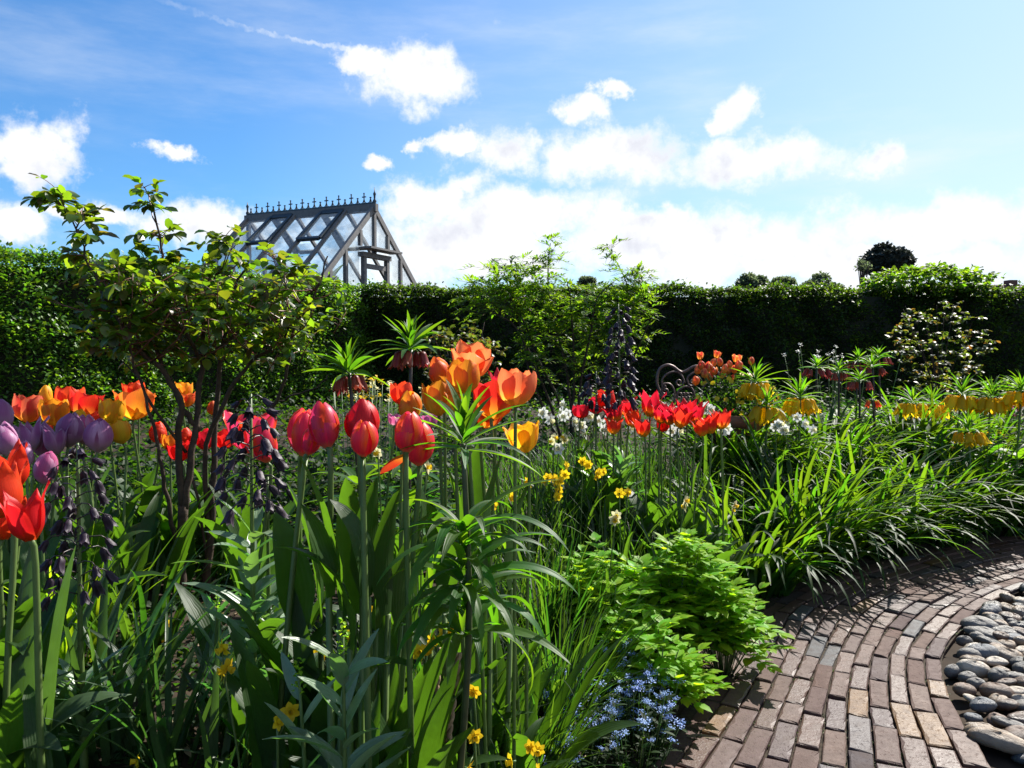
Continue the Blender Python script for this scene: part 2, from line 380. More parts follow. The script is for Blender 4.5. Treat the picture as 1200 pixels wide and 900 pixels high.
def edge_sd(x, y, line=None, nrm=None):
    E_, N_ = (EDGE, EN) if line is None else (line, nrm)
    """distance to the right (+) or left (-) of the path's bed-side edge"""
    x = np.asarray(x, float).ravel(); y = np.asarray(y, float).ravel(); out = np.empty(len(x))
    for i in range(0, len(x), 4000):
        dx = x[i:i+4000, None]-E_[None, :, 0]; dy = y[i:i+4000, None]-E_[None, :, 1]
        j = np.argmin(dx*dx+dy*dy, 1); r = np.arange(len(j))
        dd = np.sqrt(dx[r, j]**2+dy[r, j]**2); sg = np.sign(dx[r, j]*N_[j, 0]+dy[r, j]*N_[j, 1])
        out[i:i+4000] = dd*sg
    return out
def ground(x, y):
    sd = edge_sd(x, y); t = np.clip((-sd-.04)/.8, 0, 1); t = t*t*(3-2*t)
    x = np.asarray(x, float).ravel(); y = np.asarray(y, float).ravel()
    bump = .02*np.sin(x*5.1+1)*np.sin(y*4.3)+.012*np.sin(x*13+y*7)
    z = np.where(sd < 0, -.02+.29*t+bump*t, -.035)
    far = np.clip((np.hypot(x, y-4)-14)/20, 0, 1)
    return z*(1-far)-.0*far
def g(x, y): return float(ground([x], [y])[0])

gx = np.concatenate([[-1500, -600, -250, -100, -50, -25, -14], np.arange(-8, 8.01, .1), [12, 20, 40, 90, 250, 600, 1500]])
gy = np.concatenate([[-300, -60, -15, -4, -1], np.arange(0, 13, .1), [15, 20, 30, 60, 120, 300, 800, 2000]])
X, Y = np.meshgrid(gx, gy); Z = ground(X, Y)
ny, nx = X.shape; i = (np.arange(ny-1)[:, None]*nx+np.arange(nx-1)[None]).ravel()
mb = MB(); mb.add(np.stack([X.ravel(), Y.ravel(), Z], 1), np.stack([i, i+1, i+nx+1, i+nx], 1))
tag(obj('ground', mb.mesh('ground', M_soil)), kind='structure')

# ------------------------------------------------------------------ brick path
def brickmat():
    m, t, out = newmat('brick')
    rnd = t.node('ShaderNodeNewGeometry').outputs['Random Per Island']; tcn = t.node('ShaderNodeTexCoord'); ob = tcn.outputs['Object']
    c = t.ramp(rnd, [(0, (.070, .041, .034)), (.12, (.088, .054, .045)), (.24, (.055, .035, .035)), (.38, (.080, .051, .046)), (.52, (.052, .042, .044)), (.62, (.098, .064, .052)),
                     (.74, (.076, .044, .036)), (.89, (.135, .082, .045)), (.93, (.056, .058, .062)), (.965, (.092, .060, .050))], 'CONSTANT')
    n1 = t.noise(ob, 28, 6, .65); n2 = t.noise(ob, 160, 5, .7); n3 = t.noise(ob, 7, 3)
    c = t.mix(t.rng(n1, .35, .75, 0, .7), c, (.050, .034, .030)); c = t.mix(t.rng(n2, .55, .8, 0, .35), c, (.13, .10, .085))
    c = t.mix(t.rng(n3, .52, .75, 0, .25), c, (.12, .095, .08))
    rf = t.m('ADD', t.rng(t.m('FRACT', t.m('MULTIPLY', rnd, 9.1)), 0, 1, .45, .85), t.m('MULTIPLY', t.m('SUBTRACT', n1, .5), .3))
    pit = t.rng(t.noise(ob, 75, 4, .6), .28, .42)
    h = t.m('ADD', t.m('MULTIPLY', n1, .8), t.m('ADD', t.m('MULTIPLY', n2, .25), t.m('MULTIPLY', pit, .5)))
    bp = t.node('ShaderNodeBump', {'Height': h, 'Strength': .7, 'Distance': .004})
    c = t.node('ShaderNodeHueSaturation', {'Saturation': 1.25, 'Value': 1.0, 'Color': c}).outputs[0]
    pb = t.node('ShaderNodeBsdfPrincipled', {'Base Color': c, 'Roughness': rf, 'Normal': bp.outputs[0]}); pb.inputs['Specular IOR Level'].default_value = .32
    t.l.new(pb.outputs[0], out.inputs[0]); return m
M_brick = brickmat()
def brick(mb, cx, cy, ang, L, Wd, cz):
    """worn setts: flat top, narrow irregular chamfer, upright sides"""
    nu, nv = 7, 3; sk = rng.normal(0, .03); tl1, tl2 = rng.normal(0, .010), rng.normal(0, .020)
    U, V = np.meshgrid(np.linspace(-1, 1, nu), np.linspace(-1, 1, nv))
    x = U*(L/2-.0035); y = V*(Wd/2-.003)+sk*U*.02
    top = np.stack([x, y, 0*x], -1).reshape(-1, 3)
    q = [(a*nu+b, a*nu+b+1, (a+1)*nu+b+1, (a+1)*nu+b) for a in range(nv-1) for b in range(nu-1)]
    loop = [(0, b) for b in range(nu)]+[(a, nu-1) for a in range(1, nv)]+[(nv-1, b) for b in range(nu-2, -1, -1)]+[(a, 0) for a in range(nv-2, 0, -1)]
    li = np.array([a*nu+b for a, b in loop]); n = len(li)
    ux = np.array([U[a, b] for a, b in loop]); vy = np.array([V[a, b] for a, b in loop])
    chip = np.abs(rng.normal(0, .0016, n))+np.where(rng.random(n) < .16, rng.uniform(.002, .008, n), 0)
    top[li, 0] -= np.sign(ux)*(np.abs(ux) > .99)*chip; top[li, 1] -= np.sign(vy)*(np.abs(vy) > .99)*chip
    vs = [top]; off = nu*nv; wob = rng.normal(0, .0007, n)
    for gr, dz in ((.0028, -.003), (.0032, -.05)):
        p = np.stack([ux*(L/2-.0035), vy*(Wd/2-.003)+sk*ux*.02, 0*ux+dz], 1)
        p[:, 0] += np.sign(ux)*(np.abs(ux) > .99)*(gr+wob); p[:, 1] += np.sign(vy)*(np.abs(vy) > .99)*(gr+wob); vs.append(p)
    for k_ in range(n):
        k2 = (k_+1) % n; q.append((li[k_], off+k_, off+k2, li[k2])); q.append((off+k_, off+n+k_, off+n+k2, off+k2))
    vv = np.concatenate(vs); vv[:, 2] += vv[:, 0]*tl1+vv[:, 1]*tl2
    c, s = math.cos(ang), math.sin(ang)
    mb.add(np.stack([cx+vv[:, 0]*c-vv[:, 1]*s, cy+vv[:, 0]*s+vv[:, 1]*c, cz+vv[:, 2]], 1), q)
mb = MB(); moss = MB(); mosspts = []
for kx in range(-1, NC):
    fk = (kx+.5)/NC; c = EDGE*(1-fk)+RIM*fk; wl = np.linalg.norm(RIM-EDGE, axis=1); wl = wl*np.abs(np.sum((RIM-EDGE)/wl[:, None]*right_normal(c), 1))/NC
    seg = np.linalg.norm(np.diff(c, axis=0), axis=1); cum = np.concatenate([[0], np.cumsum(seg)])
    s = rng.uniform(0, .2)
    while s < cum[-1]-.2:
        L = .196+rng.normal(0, .006)
        if rng.random() < .07: L *= rng.uniform(.5, .7)
        m_ = s+L/2; x = np.interp(m_, cum, c[:, 0]); y = np.interp(m_, cum, c[:, 1])
        ta = [np.interp(m_+e, cum, c[:, 0]) for e in (-.05, .05)]; tb = [np.interp(m_+e, cum, c[:, 1]) for e in (-.05, .05)]
        CW = float(np.interp(m_, cum, wl))
        if y > 1.2 and x < .78*y+.5:
            brick(mb, x, y, math.atan2(tb[1]-tb[0], ta[1]-ta[0])+rng.normal(0, .014), L, CW-.0065+rng.normal(0, .0018), rng.normal(0, .002)-(.012 if kx < 0 else 0))
            if rng.random() < .8: mosspts.append((x, y, math.atan2(tb[1]-tb[0], ta[1]-ta[0]), L, CW))
        s += L+.0085+abs(rng.normal(0, .002))
tag(obj('brick_path', mb.mesh('brick_path', M_brick, False)), kind='structure')
a = EDGE-EN*.09; b = RIM+RN*.0; n = len(a)
v = np.concatenate([np.c_[a, np.full(n, -.014)], np.c_[b, np.full(n, -.014)]]); i = np.arange(n-1)
mb = MB(); mb.add(v, np.stack([i, i+n, i+n+1, i+1], 1)); tag(obj('path_bed', mb.mesh('path_bed', M_pathbed)), kind='structure')
# moss and crumbs in the joints
pts = []
for (x, y, an, L, CW) in mosspts:
    for k_ in range(8):
        sg = rng.choice([-1, 1]); u = rng.uniform(-.5, .5)*L; vv = sg*CW/2
        if rng.random() < .35: u = sg*(L/2+.003); vv = rng.uniform(-.5, .5)*CW
        px_, py_ = x+math.cos(an)*u-math.sin(an)*vv, y+math.sin(an)*u+math.cos(an)*vv
        if math.sin(px_*9)+math.sin(py_*11+px_*5) > .1:
            for q in range(3): pts.append((px_+rng.normal(0, .003), py_+rng.normal(0, .003), -.012))
pts = np.array(pts); n = len(pts)
mb = MB(); mb.add(*straps(n, pts, rng.uniform(0, 6.3, n), rng.uniform(.006, .016, n), .004, rng.uniform(.5, 1.4, n), .8, 2, .2, 'lance'))
tag(obj('joint_moss', mb.mesh('joint_moss', M_moss)), 'tufts of moss in the joints of the brick path', 'moss', kind='stuff')

# ------------------------------------------------------------------ pebbles
def pebblemat(nm, col):
    m, t, out = newmat(nm); oi = t.node('ShaderNodeObjectInfo'); tcn = t.node('ShaderNodeTexCoord'); r = oi.outputs['Random']
    hs = t.node('ShaderNodeHueSaturation', {'Value': t.rng(r, 0, 1, .7, 1.25), 'Color': (*col, 1)}); c = hs.outputs[0]
    n = t.noise(tcn.outputs['Object'], 2.2, 6, .65); c = t.mix(t.rng(n, .42, .72, 0, .55), c, (.07, .055, .045))
    n2 = t.noise(tcn.outputs['Object'], 14, 4, .7); c = t.mix(t.rng(n2, .55, .75, 0, .4), c, (.30, .27, .23))
    bp = t.node('ShaderNodeBump', {'Height': t.m('ADD', n, t.m('MULTIPLY', n2, .4)), 'Strength': .35, 'Distance': .05})
    pb = t.node('ShaderNodeBsdfPrincipled', {'Base Color': c, 'Roughness': t.rng(r, 0, 1, .38, .6), 'Normal': bp.outputs[0]})
    t.l.new(pb.outputs[0], out.inputs[0]); return m
PCOL = [('slate grey', pebblemat('slate_pebble', (.06, .058, .056)), 3), ('mid grey', pebblemat('grey_pebble', (.12, .11, .10)), 5), ('tan', pebblemat('tan_pebble', (.26, .19, .13)), 5),
        ('brown', pebblemat('brown_pebble', (.12, .075, .052)), 4), ('pale cream', pebblemat('cream_pebble', (.38, .32, .25)), 4), ('bluish', pebblemat('blue_pebble', (.075, .085, .10)), 2)]
def pebble_mesh(seed):
    r = np.random.default_rng(seed); nu, nv = 14, 9
    th = np.linspace(0, 2*np.pi, nu, endpoint=False); ph = np.linspace(-np.pi/2, np.pi/2, nv)
    T, Pp = np.meshgrid(th, ph); e = r.uniform(.75, .95)
    cp = np.sign(np.cos(Pp))*np.abs(np.cos(Pp))**e
    rad = 1+.10*np.sin(2*T+r.uniform(0, 6))+.06*np.sin(3*T+r.uniform(0, 6))+.05*np.sin(2*Pp+r.uniform(0, 6))
    v = np.stack([cp*np.cos(T)*rad, cp*np.sin(T)*rad*r.uniform(.6, .78), np.sin(Pp)*.48*rad], -1).reshape(-1, 3)
    f = [(a*nu+b, a*nu+(b+1) % nu, (a+1)*nu+(b+1) % nu, (a+1)*nu+b) for a in range(nv-1) for b in range(nu)]
    mb = MB(); mb.add(v, f); return [mb.mesh('pebble', m_[1]) for m_ in PCOL]
PM = [pebble_mesh(s) for s in range(9)]
npeb = 0; yy = 1.9
cand = []
while yy < 3.75:
    xx = 1.1+(rng.random()*.03)
    while xx < 3.3:
        cand.append((xx+rng.normal(0, .01), yy+rng.normal(0, .008))); xx += .080
    yy += .055
ca = np.array(cand); sdc = edge_sd(ca[:, 0], ca[:, 1], RIM, RN)
for (x, y), sdv in zip(cand, sdc):
    if sdv < .03 or x > .86*y+.05 or y < 1.95: continue
    big = rng.random() < .35; s = rng.uniform(.048, .062) if big else rng.uniform(.028, .042)
    sh_ = random.randrange(3); ci = random.choices(range(6), [c_[2] for c_ in PCOL])[0]
    o = obj('pebble', random.choice(PM)[ci], None, (x, y, -.012+rng.uniform(0, .022)), (rng.normal(0, .2), rng.normal(0, .2), rng.normal(-.15, .5)), (s*[1, 1.22, .85][sh_], s, s*[1, .85, 1.15][sh_]))
    where = 'touching the edge bricks' if sdv < .10 else ('set back from the bricks' if sdv < .22 else 'deep in the pebble bed')
    depth_ = 'near the bottom edge' if y < 2.35 else ('beside the path bend' if y > 2.85 else 'halfway up the bed')
    tag(o, ('large ' if big else 'small ')+['oval ', 'long flat ', 'stubby '][sh_]+PCOL[ci][0]+' pebble '+where+', '+depth_, 'pebble', 'pebbles beside the brick path'); npeb += 1

# ------------------------------------------------------------------ hedges
def leaf_cloud(n, pts, size, mat_seed=0, segs=2, w=.62, el=(-.6, 1.2), bend=.6, fold=.25, p='ovate'):
    return straps(n, pts, rng.uniform(0, 6.3, n), rng.uniform(size*.7, size*1.3, n), rng.uniform(size*w*.8, size*w*1.2, n),
                  rng.uniform(el[0], el[1], n), rng.uniform(0, bend, n), segs, fold, p, rng.uniform(-.8, .8, n))
def hedge(name, A, B, th, H, nface, ntop, size, mat, label, wob=.07, inner=.12):
    A, B = np.array(A), np.array(B); d = (B-A); Ln = np.linalg.norm(d); d = d/Ln; nrm = np.array([d[1], -d[0]])   # nrm: to the right, faces the garden
    def mk(s, depth, z):
        f = wob*(np.sin(s*2.3)+np.sin(s*5.7+z*3)+.7*np.sin(s*11+z*8)+.5*np.sin(z*14+s*3))*.6
        q = A[None]+d[None]*s[:, None]+nrm[None]*(f-depth)[:, None]
        return np.c_[q, z]
    base = g(*(A+B)/2)*0
    n = nface; s = rng.uniform(0, Ln, n); z = rng.uniform(.0, H, n); dp = np.abs(rng.normal(0, .07, n))
    # clumpy surface: leafy sprays stand out from the face
    cs = rng.uniform(0, Ln, n//18); cz = rng.uniform(0, H, n//18); k_ = rng.integers(0, len(cs), n//2)
    s[:n//2] = cs[k_]+rng.normal(0, .055, n//2); z[:n//2] = np.clip(cz[k_]+rng.normal(0, .05, n//2), 0, H); dp[:n//2] = rng.normal(-.03, .04, n//2)
    P1 = mk(np.clip(s, 0, Ln), dp, z)
    n2 = ntop; s2 = rng.uniform(0, Ln, n2); z2 = H+.03*np.sin(s2*3.1)+.025*np.sin(s2*8.3)+rng.normal(0, .028, n2)+np.where(rng.random(n2) < .05, rng.uniform(0, .09, n2), 0)
    P2 = mk(s2, rng.uniform(-.02, th, n2)*np.where(rng.random(n2) < .4, .3, 1), z2-np.where(rng.random(n2) < .35, rng.uniform(0, .16, n2), 0))
    allp = np.concatenate([P1, P2]); n = len(allp)
    r0 = root(name, (A[0], A[1], 0), label, 'hedge')
    allp = allp-np.array([A[0], A[1], 0])
    mb = MB(); mb.add(*leaf_cloud(n, allp, size)); obj('foliage', mb.mesh('foliage', mat), r0)
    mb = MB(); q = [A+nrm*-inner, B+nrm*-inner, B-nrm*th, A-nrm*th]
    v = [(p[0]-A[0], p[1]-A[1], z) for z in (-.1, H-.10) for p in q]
    mb.add(v, [(0, 1, 2, 3), (4, 7, 6, 5), (0, 4, 5, 1), (1, 5, 6, 2), (2, 6, 7, 3), (3, 7, 4, 0)]); obj('dark_core', mb.mesh('inner', M_core, False), r0)  # solid box, coloured dark for the shade inside the hedge
    return r0
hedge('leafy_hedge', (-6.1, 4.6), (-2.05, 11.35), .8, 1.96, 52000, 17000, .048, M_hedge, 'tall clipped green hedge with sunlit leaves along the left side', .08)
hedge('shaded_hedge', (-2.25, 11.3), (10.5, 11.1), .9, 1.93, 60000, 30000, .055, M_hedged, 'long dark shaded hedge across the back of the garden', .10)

# ------------------------------------------------------------------ greenhouse
def greenhouse():
    Zd = 16.0; P0 = np.array([-.182*Zd, Zd]); H0 = 1.1+2.90; Lr = 3.45; HW = 2.05; t = .927
    rx = np.array([-.911, .411]); gn = np.array([.411, .911]); he = H0-t*HW; KH = .75
    r0 = root('greenhouse', (P0[0], P0[1], 0), 'grey timber framed greenhouse with steep glazed roof behind the hedge', 'greenhouse')
    def L(s, a, z): q = rx*s+gn*a; return (q[0], q[1], z)      # s along ridge, a across, z up
    def roofz(a): return H0-t*abs(a)
    # frame
    mb = MB(); nb = 5
    upn = {sd: Vector((gn[0]*sd*t, gn[1]*sd*t, 1)).normalized() for sd in (-1, 1)}
    for sd in (-1, 1):
        for k_ in range(nb+1):
            s = Lr*k_/nb; mb.add(*beam(L(s, sd*.03, H0-.03), L(s, sd*(HW+.12), roofz(HW+.12)), .065, .075 if k_ not in (0, nb) else .11, upn[sd]))
        mb.add(*beam(L(-.05, sd*HW, he-.02), L(Lr+.05, sd*HW, he-.02), .12, .12))
        for k_ in range(nb+1): s = Lr*k_/nb; mb.add(*beam(L(s, sd*HW, 0), L(s, sd*HW, he-.09), .10, .10, (1, 0, 0)))
    mb.add(*beam(L(-.08, 0, H0+.0), L(Lr+.08, 0, H0+.0), .10, .16))
    for s in (0, Lr):
        for a in (-1.5, -1.0, -.5, 0, .5, 1.0, 1.5):
            if s == 0 and abs(a) < .9 and a != 0:
                mb.add(*beam(L(s, a, 3.15 if abs(a) == .5 else 0), L(s, a, roofz(a)-.07), .075, .075, (gn[0], gn[1], 0)))
            else: mb.add(*beam(L(s, a, 2.95 if (a == 0 and s == 0) else 0), L(s, a, roofz(a)-.07), .075, .075, (gn[0], gn[1], 0)))
        mb.add(*beam(L(s, -HW, he-.02), L(s, HW, he-.02), .10, .12))
    obj('frame', mb.mesh('frame', M_timber, False), r0)
    # door frame with its small hood in the near gable
    mb = MB(); mb.add(*beam(L(-.02, -.52, 2.98), L(-.02, .52, 2.98), .14, .10)); mb.add(*beam(L(-.18, -.58, 3.10), L(-.18, .58, 3.10), .30, .04))
    for a in (-.42, .42): mb.add(*beam(L(-.03, a, 0), L(-.03, a, 2.92), .09, .09, (gn[0], gn[1], 0)))
    mb.add(*beam(L(-.03, -.37, 2.75), L(-.03, .37, 2.75), .06, .10)); obj('door_frame', mb.mesh('door_frame', M_timber, False), r0)
    # glass
    m, tn, out = newmat('old_glass')
    tcn = tn.node('ShaderNodeTexCoord'); nz = tn.noise(tcn.outputs['Object'], 2.3, 6, .65)
    gl = tn.node('ShaderNodeBsdfGlossy', {'Color': (.95, .97, 1, 1), 'Roughness': .03}); tp = tn.node('ShaderNodeBsdfTransparent', {'Color': (.93, .96, .97, 1)})
    df = tn.node('ShaderNodeBsdfTranslucent', {'Color': (.75, .80, .82, 1)}); d2 = tn.node('ShaderNodeBsdfDiffuse', {'Color': (.6, .66, .68, 1)})
    dd = tn.node('ShaderNodeMixShader', {0: .5, 1: df.outputs[0], 2: d2.outputs[0]})
    fr = tn.node('ShaderNodeFresnel', {'IOR': 1.5}); a1 = tn.node('ShaderNodeMixShader', {0: fr.outputs[0], 1: tp.outputs[0], 2: gl.outputs[0]})
    a2 = tn.node('ShaderNodeMixShader', {0: tn.rng(nz, .38, .66, .14, .62), 1: a1.outputs[0], 2: dd.outputs[0]}); tn.l.new(a2.outputs[0], out.inputs[0])  # pale film: grime, with reflected sky put into its colour
    for sd in (-1, 1):
        for k_ in range(nb):
            s0, s1 = Lr*k_/nb+.05, Lr*(k_+1)/nb-.05; a0 = .85 if k_ in (1, 3) else .06
            mb = MB(); mb.add([L(s0, sd*a0, roofz(a0)), L(s1, sd*a0, roofz(a0)), L(s1, sd*HW, he), L(s0, sd*HW, he)], [(0, 1, 2, 3)])
            obj('roof_pane', mb.mesh('roof_pane', m), r0)
    for s in (0, Lr):
        for a0, a1_ in ((-2, -1.5), (-1.5, -1), (-1, -.5), (-.5, 0), (0, .5), (.5, 1), (1, 1.5), (1.5, 2)):
            zb = 3.12 if (s == 0 and max(abs(a0), abs(a1_)) <= .5) else 0.
            mb = MB(); mb.add([L(s, a0+.03, zb), L(s, a1_-.03, zb), L(s, a1_-.03, roofz(a1_)-.06), L(s, a0+.03, roofz(a0)-.06)], [(0, 1, 2, 3)]); obj('gable_pane', mb.mesh('gable_pane', m), r0)
    # roof vents
    for sd in (-1, 1):
        for k_ in (1, 3):
            s0, s1 = Lr*k_/nb+.06, Lr*(k_+1)/nb-.06; lift = .06
            rt = root('roof_vent', (0, 0, 0), None, None); rt.parent = r0
            mb = MB()
            A_, B_, C_, D_ = (L(s0, sd*.07, roofz(.07)+.05), L(s1, sd*.07, roofz(.07)+.05), L(s1, sd*.86, roofz(.86)+lift+.04), L(s0, sd*.86, roofz(.86)+lift+.04))
            mb.add(*beam(D_, C_, .07, .07, upn[sd])); mb.add(*beam(A_, B_, .16, .05, upn[sd])); mb.add(*beam(A_, D_, .07, .06, upn[sd])); mb.add(*beam(B_, C_, .07, .06, upn[sd]))
            obj('vent_frame', mb.mesh('vent_frame', M_iron, False), rt)
            mb = MB(); mb.add([A_, B_, C_, D_], [(0, 1, 2, 3)]); obj('vent_pane', mb.mesh('vent_pane', m), rt)
    # ridge cresting: crosses between fleurs
    mb = MB(); nC = 21
    mb.add(*beam(L(-.05, 0, H0+.10), L(Lr+.05, 0, H0+.10), .03, .04))
    for k_ in range(nC):
        s = Lr*(k_+.5)/nC; cross = k_ % 2 == 1; h = .20 if cross else .12; z = H0+.11
        mb.add(*beam(L(s, 0, z), L(s, 0, z+h), .018, .018, (gn[0], gn[1], 0)))
        for e in (-1, 1): mb.add(*tube(smooth_line([L(s+e*.075, 0, z), L(s+e*.03, 0, z+.025), L(s+e*.008, 0, z+.08)], 3), .009, 5))
        if cross: mb.add(*beam(L(s-.05, 0, z+h*.68), L(s+.05, 0, z+h*.68), .018, .022)); mb.add(*beam(L(s-.012, 0, z+h*1.05), L(s+.012, 0, z+h*1.05), .024, .024))
        else: mb.add(*beam(L(s-.02, 0, z+h*.95), L(s+.02, 0, z+h*.95), .022, .022))
    obj('ridge_cresting', mb.mesh('ridge_cresting', M_iron, False), r0)
    for s, hh in ((-.02, .34), (Lr+.02, .30)):
        mb = MB(); b = L(s, 0, H0+.05)
        prf = [(0, .055), (.05, .03), (.09, .045), (.13, .02), (.2, .022), (.24, .035), (.28, .014), (.34+hh-.3, .004)]
        mb.add(*tube([(b[0], b[1], b[2]+z) for z, _ in prf], [r_ for _, r_ in prf], 8)); obj('finial', mb.mesh('finial', M_iron), r0)
    # tall leafy plant growing inside
    pl = root('banana_plant', (P0[0]+rx[0]*1.2+gn[0]*-.4, P0[1]+rx[1]*1.2+gn[1]*-.4, 0), 'tall broad leaved plant growing inside the greenhouse', 'plant')
    mb = MB(); mb.add(*tube([(0, 0, 0), (.03, 0, 1), (0, 0, 1.9)], [.07, .06, .03])); obj('stem', mb.mesh('stem', M_stem), pl)
    n = 9; mb = MB(); mb.add(*straps(n, (0, 0, 1.75), np.arange(n)*2.4, rng.uniform(.9, 1.4, n), .3, rng.uniform(1.0, 1.45, n), rng.uniform(.4, 1.4, n), 8, .3, 'lance'))
    obj('foliage', mb.mesh('foliage', M_imp), pl)
greenhouse()

# ------------------------------------------------------------------ far trees and house
def tree(px, top, d, wpx, label, mat, n, size, trunk=.25, flat=1.0, lobes=14, name='tree'):
    c = P(px, top, d); Hh = c.z; rw = wpx/2*d/FPX; base = (c.x, d, 0)
    r0 = root(name, base, label, 'tree', 'trees beyond the hedge')
    mb = MB(); mb.add(*tube([(0, 0, 0), (.1, 0, Hh*.4), (0, .1, Hh*.85)], [trunk, trunk*.7, trunk*.2], 8))
    lc = []; z0 = Hh-rw*flat
    for k_ in range(lobes):
        u_ = rng.normal(0, 1, 3); u_ /= np.linalg.norm(u_); a = math.atan2(u_[1], u_[0]); rr = rw*.6*math.hypot(u_[0], u_[1]); sh = 1; z = z0+u_[2]*rw*flat*rng.uniform(.45, .62)
        lc.append((math.cos(a)*rr*sh, math.sin(a)*rr*sh, z)); mb.add(*tube(smooth_line([(0, 0, Hh*.35), (math.cos(a)*rr*.4, math.sin(a)*rr*.4, z*.75), lc[-1]], 3), np.linspace(trunk*.3, .02, 7), 5))
    obj('trunk', mb.mesh('trunk', M_bark), r0)
    lc = np.array(lc); k_ = rng.integers(0, lobes, n); v = rng.normal(0, 1, (n, 3)); v /= np.linalg.norm(v, axis=1)[:, None]
    pts = lc[k_]+v*(rw*.36*rng.uniform(.55, 1.05, n)**.5)[:, None]*np.array([1, 1, .75])
    mb = MB(); mb.add(*leaf_cloud(n, pts, size, el=(-1, 1.3))); obj('crown', mb.mesh('crown', mat), r0); return r0
tree(1041, 282, 60, 58, 'dark dense pine rising above the right of the hedge', M_pine, 15000, .34, .3, .9, 26, 'pine_tree')
tree(882, 316, 55, 40, 'hazy pale green rounded tree, left of the pair beyond the hedge', M_hazytree, 6000, .26)
tree(914, 318, 58, 42, 'hazy pale green tree, right of the pair beyond the hedge', M_hazytree, 6000, .26)
tree(962, 317, 50, 58, 'low broad hazy grey green tree between the pair and the pine', M_hazytree, 7000, .24)
tree(1012, 300, 58, 22, 'thin bare tree close beside the dark pine', M_hazytree, 260, .22)
tree(688, 322, 52, 22, 'small distant round tree beyond the feathery shrub', M_hazytree, 3000, .22)
def house():
    c = P(1150, 335, 48); r0 = root('house', (c.x, 48, 0), 'distant house with brown tiled roof beyond the hedge', 'house')
    mb = MB(); v, f = box(-3, 3, -2, 2, 0, 3.2); mb.add(v, f)
    mb.add([(-3, -2, 3.2), (-3, 2, 3.2), (-3, 0, c.z-.15), (-3, 0, c.z-.15)], [(0, 1, 2, 3)]); mb.add([(3, -2, 3.2), (3, 2, 3.2), (3, 0, c.z-.15), (3, 0, c.z-.15)], [(0, 1, 2, 3)])
    obj('wall', mb.mesh('wall', M_wall, False), r0)
    mb = MB()
    for sd in (-1, 1): mb.add(*beam((0, sd*2.3, 3.0), (0, 0, c.z), 6.5, .15, (0, -sd*1, 1)))
    rf = obj('roof', mb.mesh('roof', M_roof, False), r0)
    mb = MB(); mb.add(*box(1.6, 2.1, -.3, .3, c.z-.6, c.z+.35)); obj('chimney', mb.mesh('chimney', M_roof, False), rf)
    for x in (-1.7, 1.2):
        mb = MB(); mb.add(*box(x, x+1, -2.06, -2.01, 1.1, 2.3)); obj('window', mb.mesh('window', M_iron, False), r0)
house()

# ------------------------------------------------------------------ woody shrubs
def px_branch(pts, depths, r):
    p = [P(a, b, d) for (a, b), d in zip(pts, depths)]
    q = smooth_line(p, 4); n = len(q)
    q[1:-1] += rng.normal(0, .003, (n-2, 3)); return q, np.linspace(r[0], r[1], n)
def compound(mb, base, az, L, el, nleaf=5, size=.05, w=.7, droop=.5):
    """pinnate rose leaf: paired leaflets and one at the tip"""
    t = np.linspace(0, 1, 4); e = el-droop*t
    pts = [np.array(base, float)]
    for i_ in range(3): pts.append(pts[-1]+L/3*np.array([math.cos(e[i_])*math.cos(az), math.cos(e[i_])*math.sin(az), math.sin(e[i_])]))
    mb.add(*tube(pts, [.0014, .0012, .001, .0008], 3), mi=1)
    B = [pts[-1]]; A = [az]; S = [size*1.1]
    for k_ in range(nleaf//2):
        q = pts[3-k_] if k_ else (pts[2]*.5+pts[3]*.5)
        for sd in (-1, 1): B.append(q); A.append(az+sd*rng.uniform(.9, 1.3)); S.append(size*rng.uniform(.75, 1))
    n = len(B); S = np.array(S)
    mb.add(*straps(n, np.array(B), np.array(A), S, S*w, e[-1]+rng.normal(0, .35, n), rng.uniform(.1, .9, n), 4, .22, 'ovate', rng.normal(0, .4, n), wave=.08))
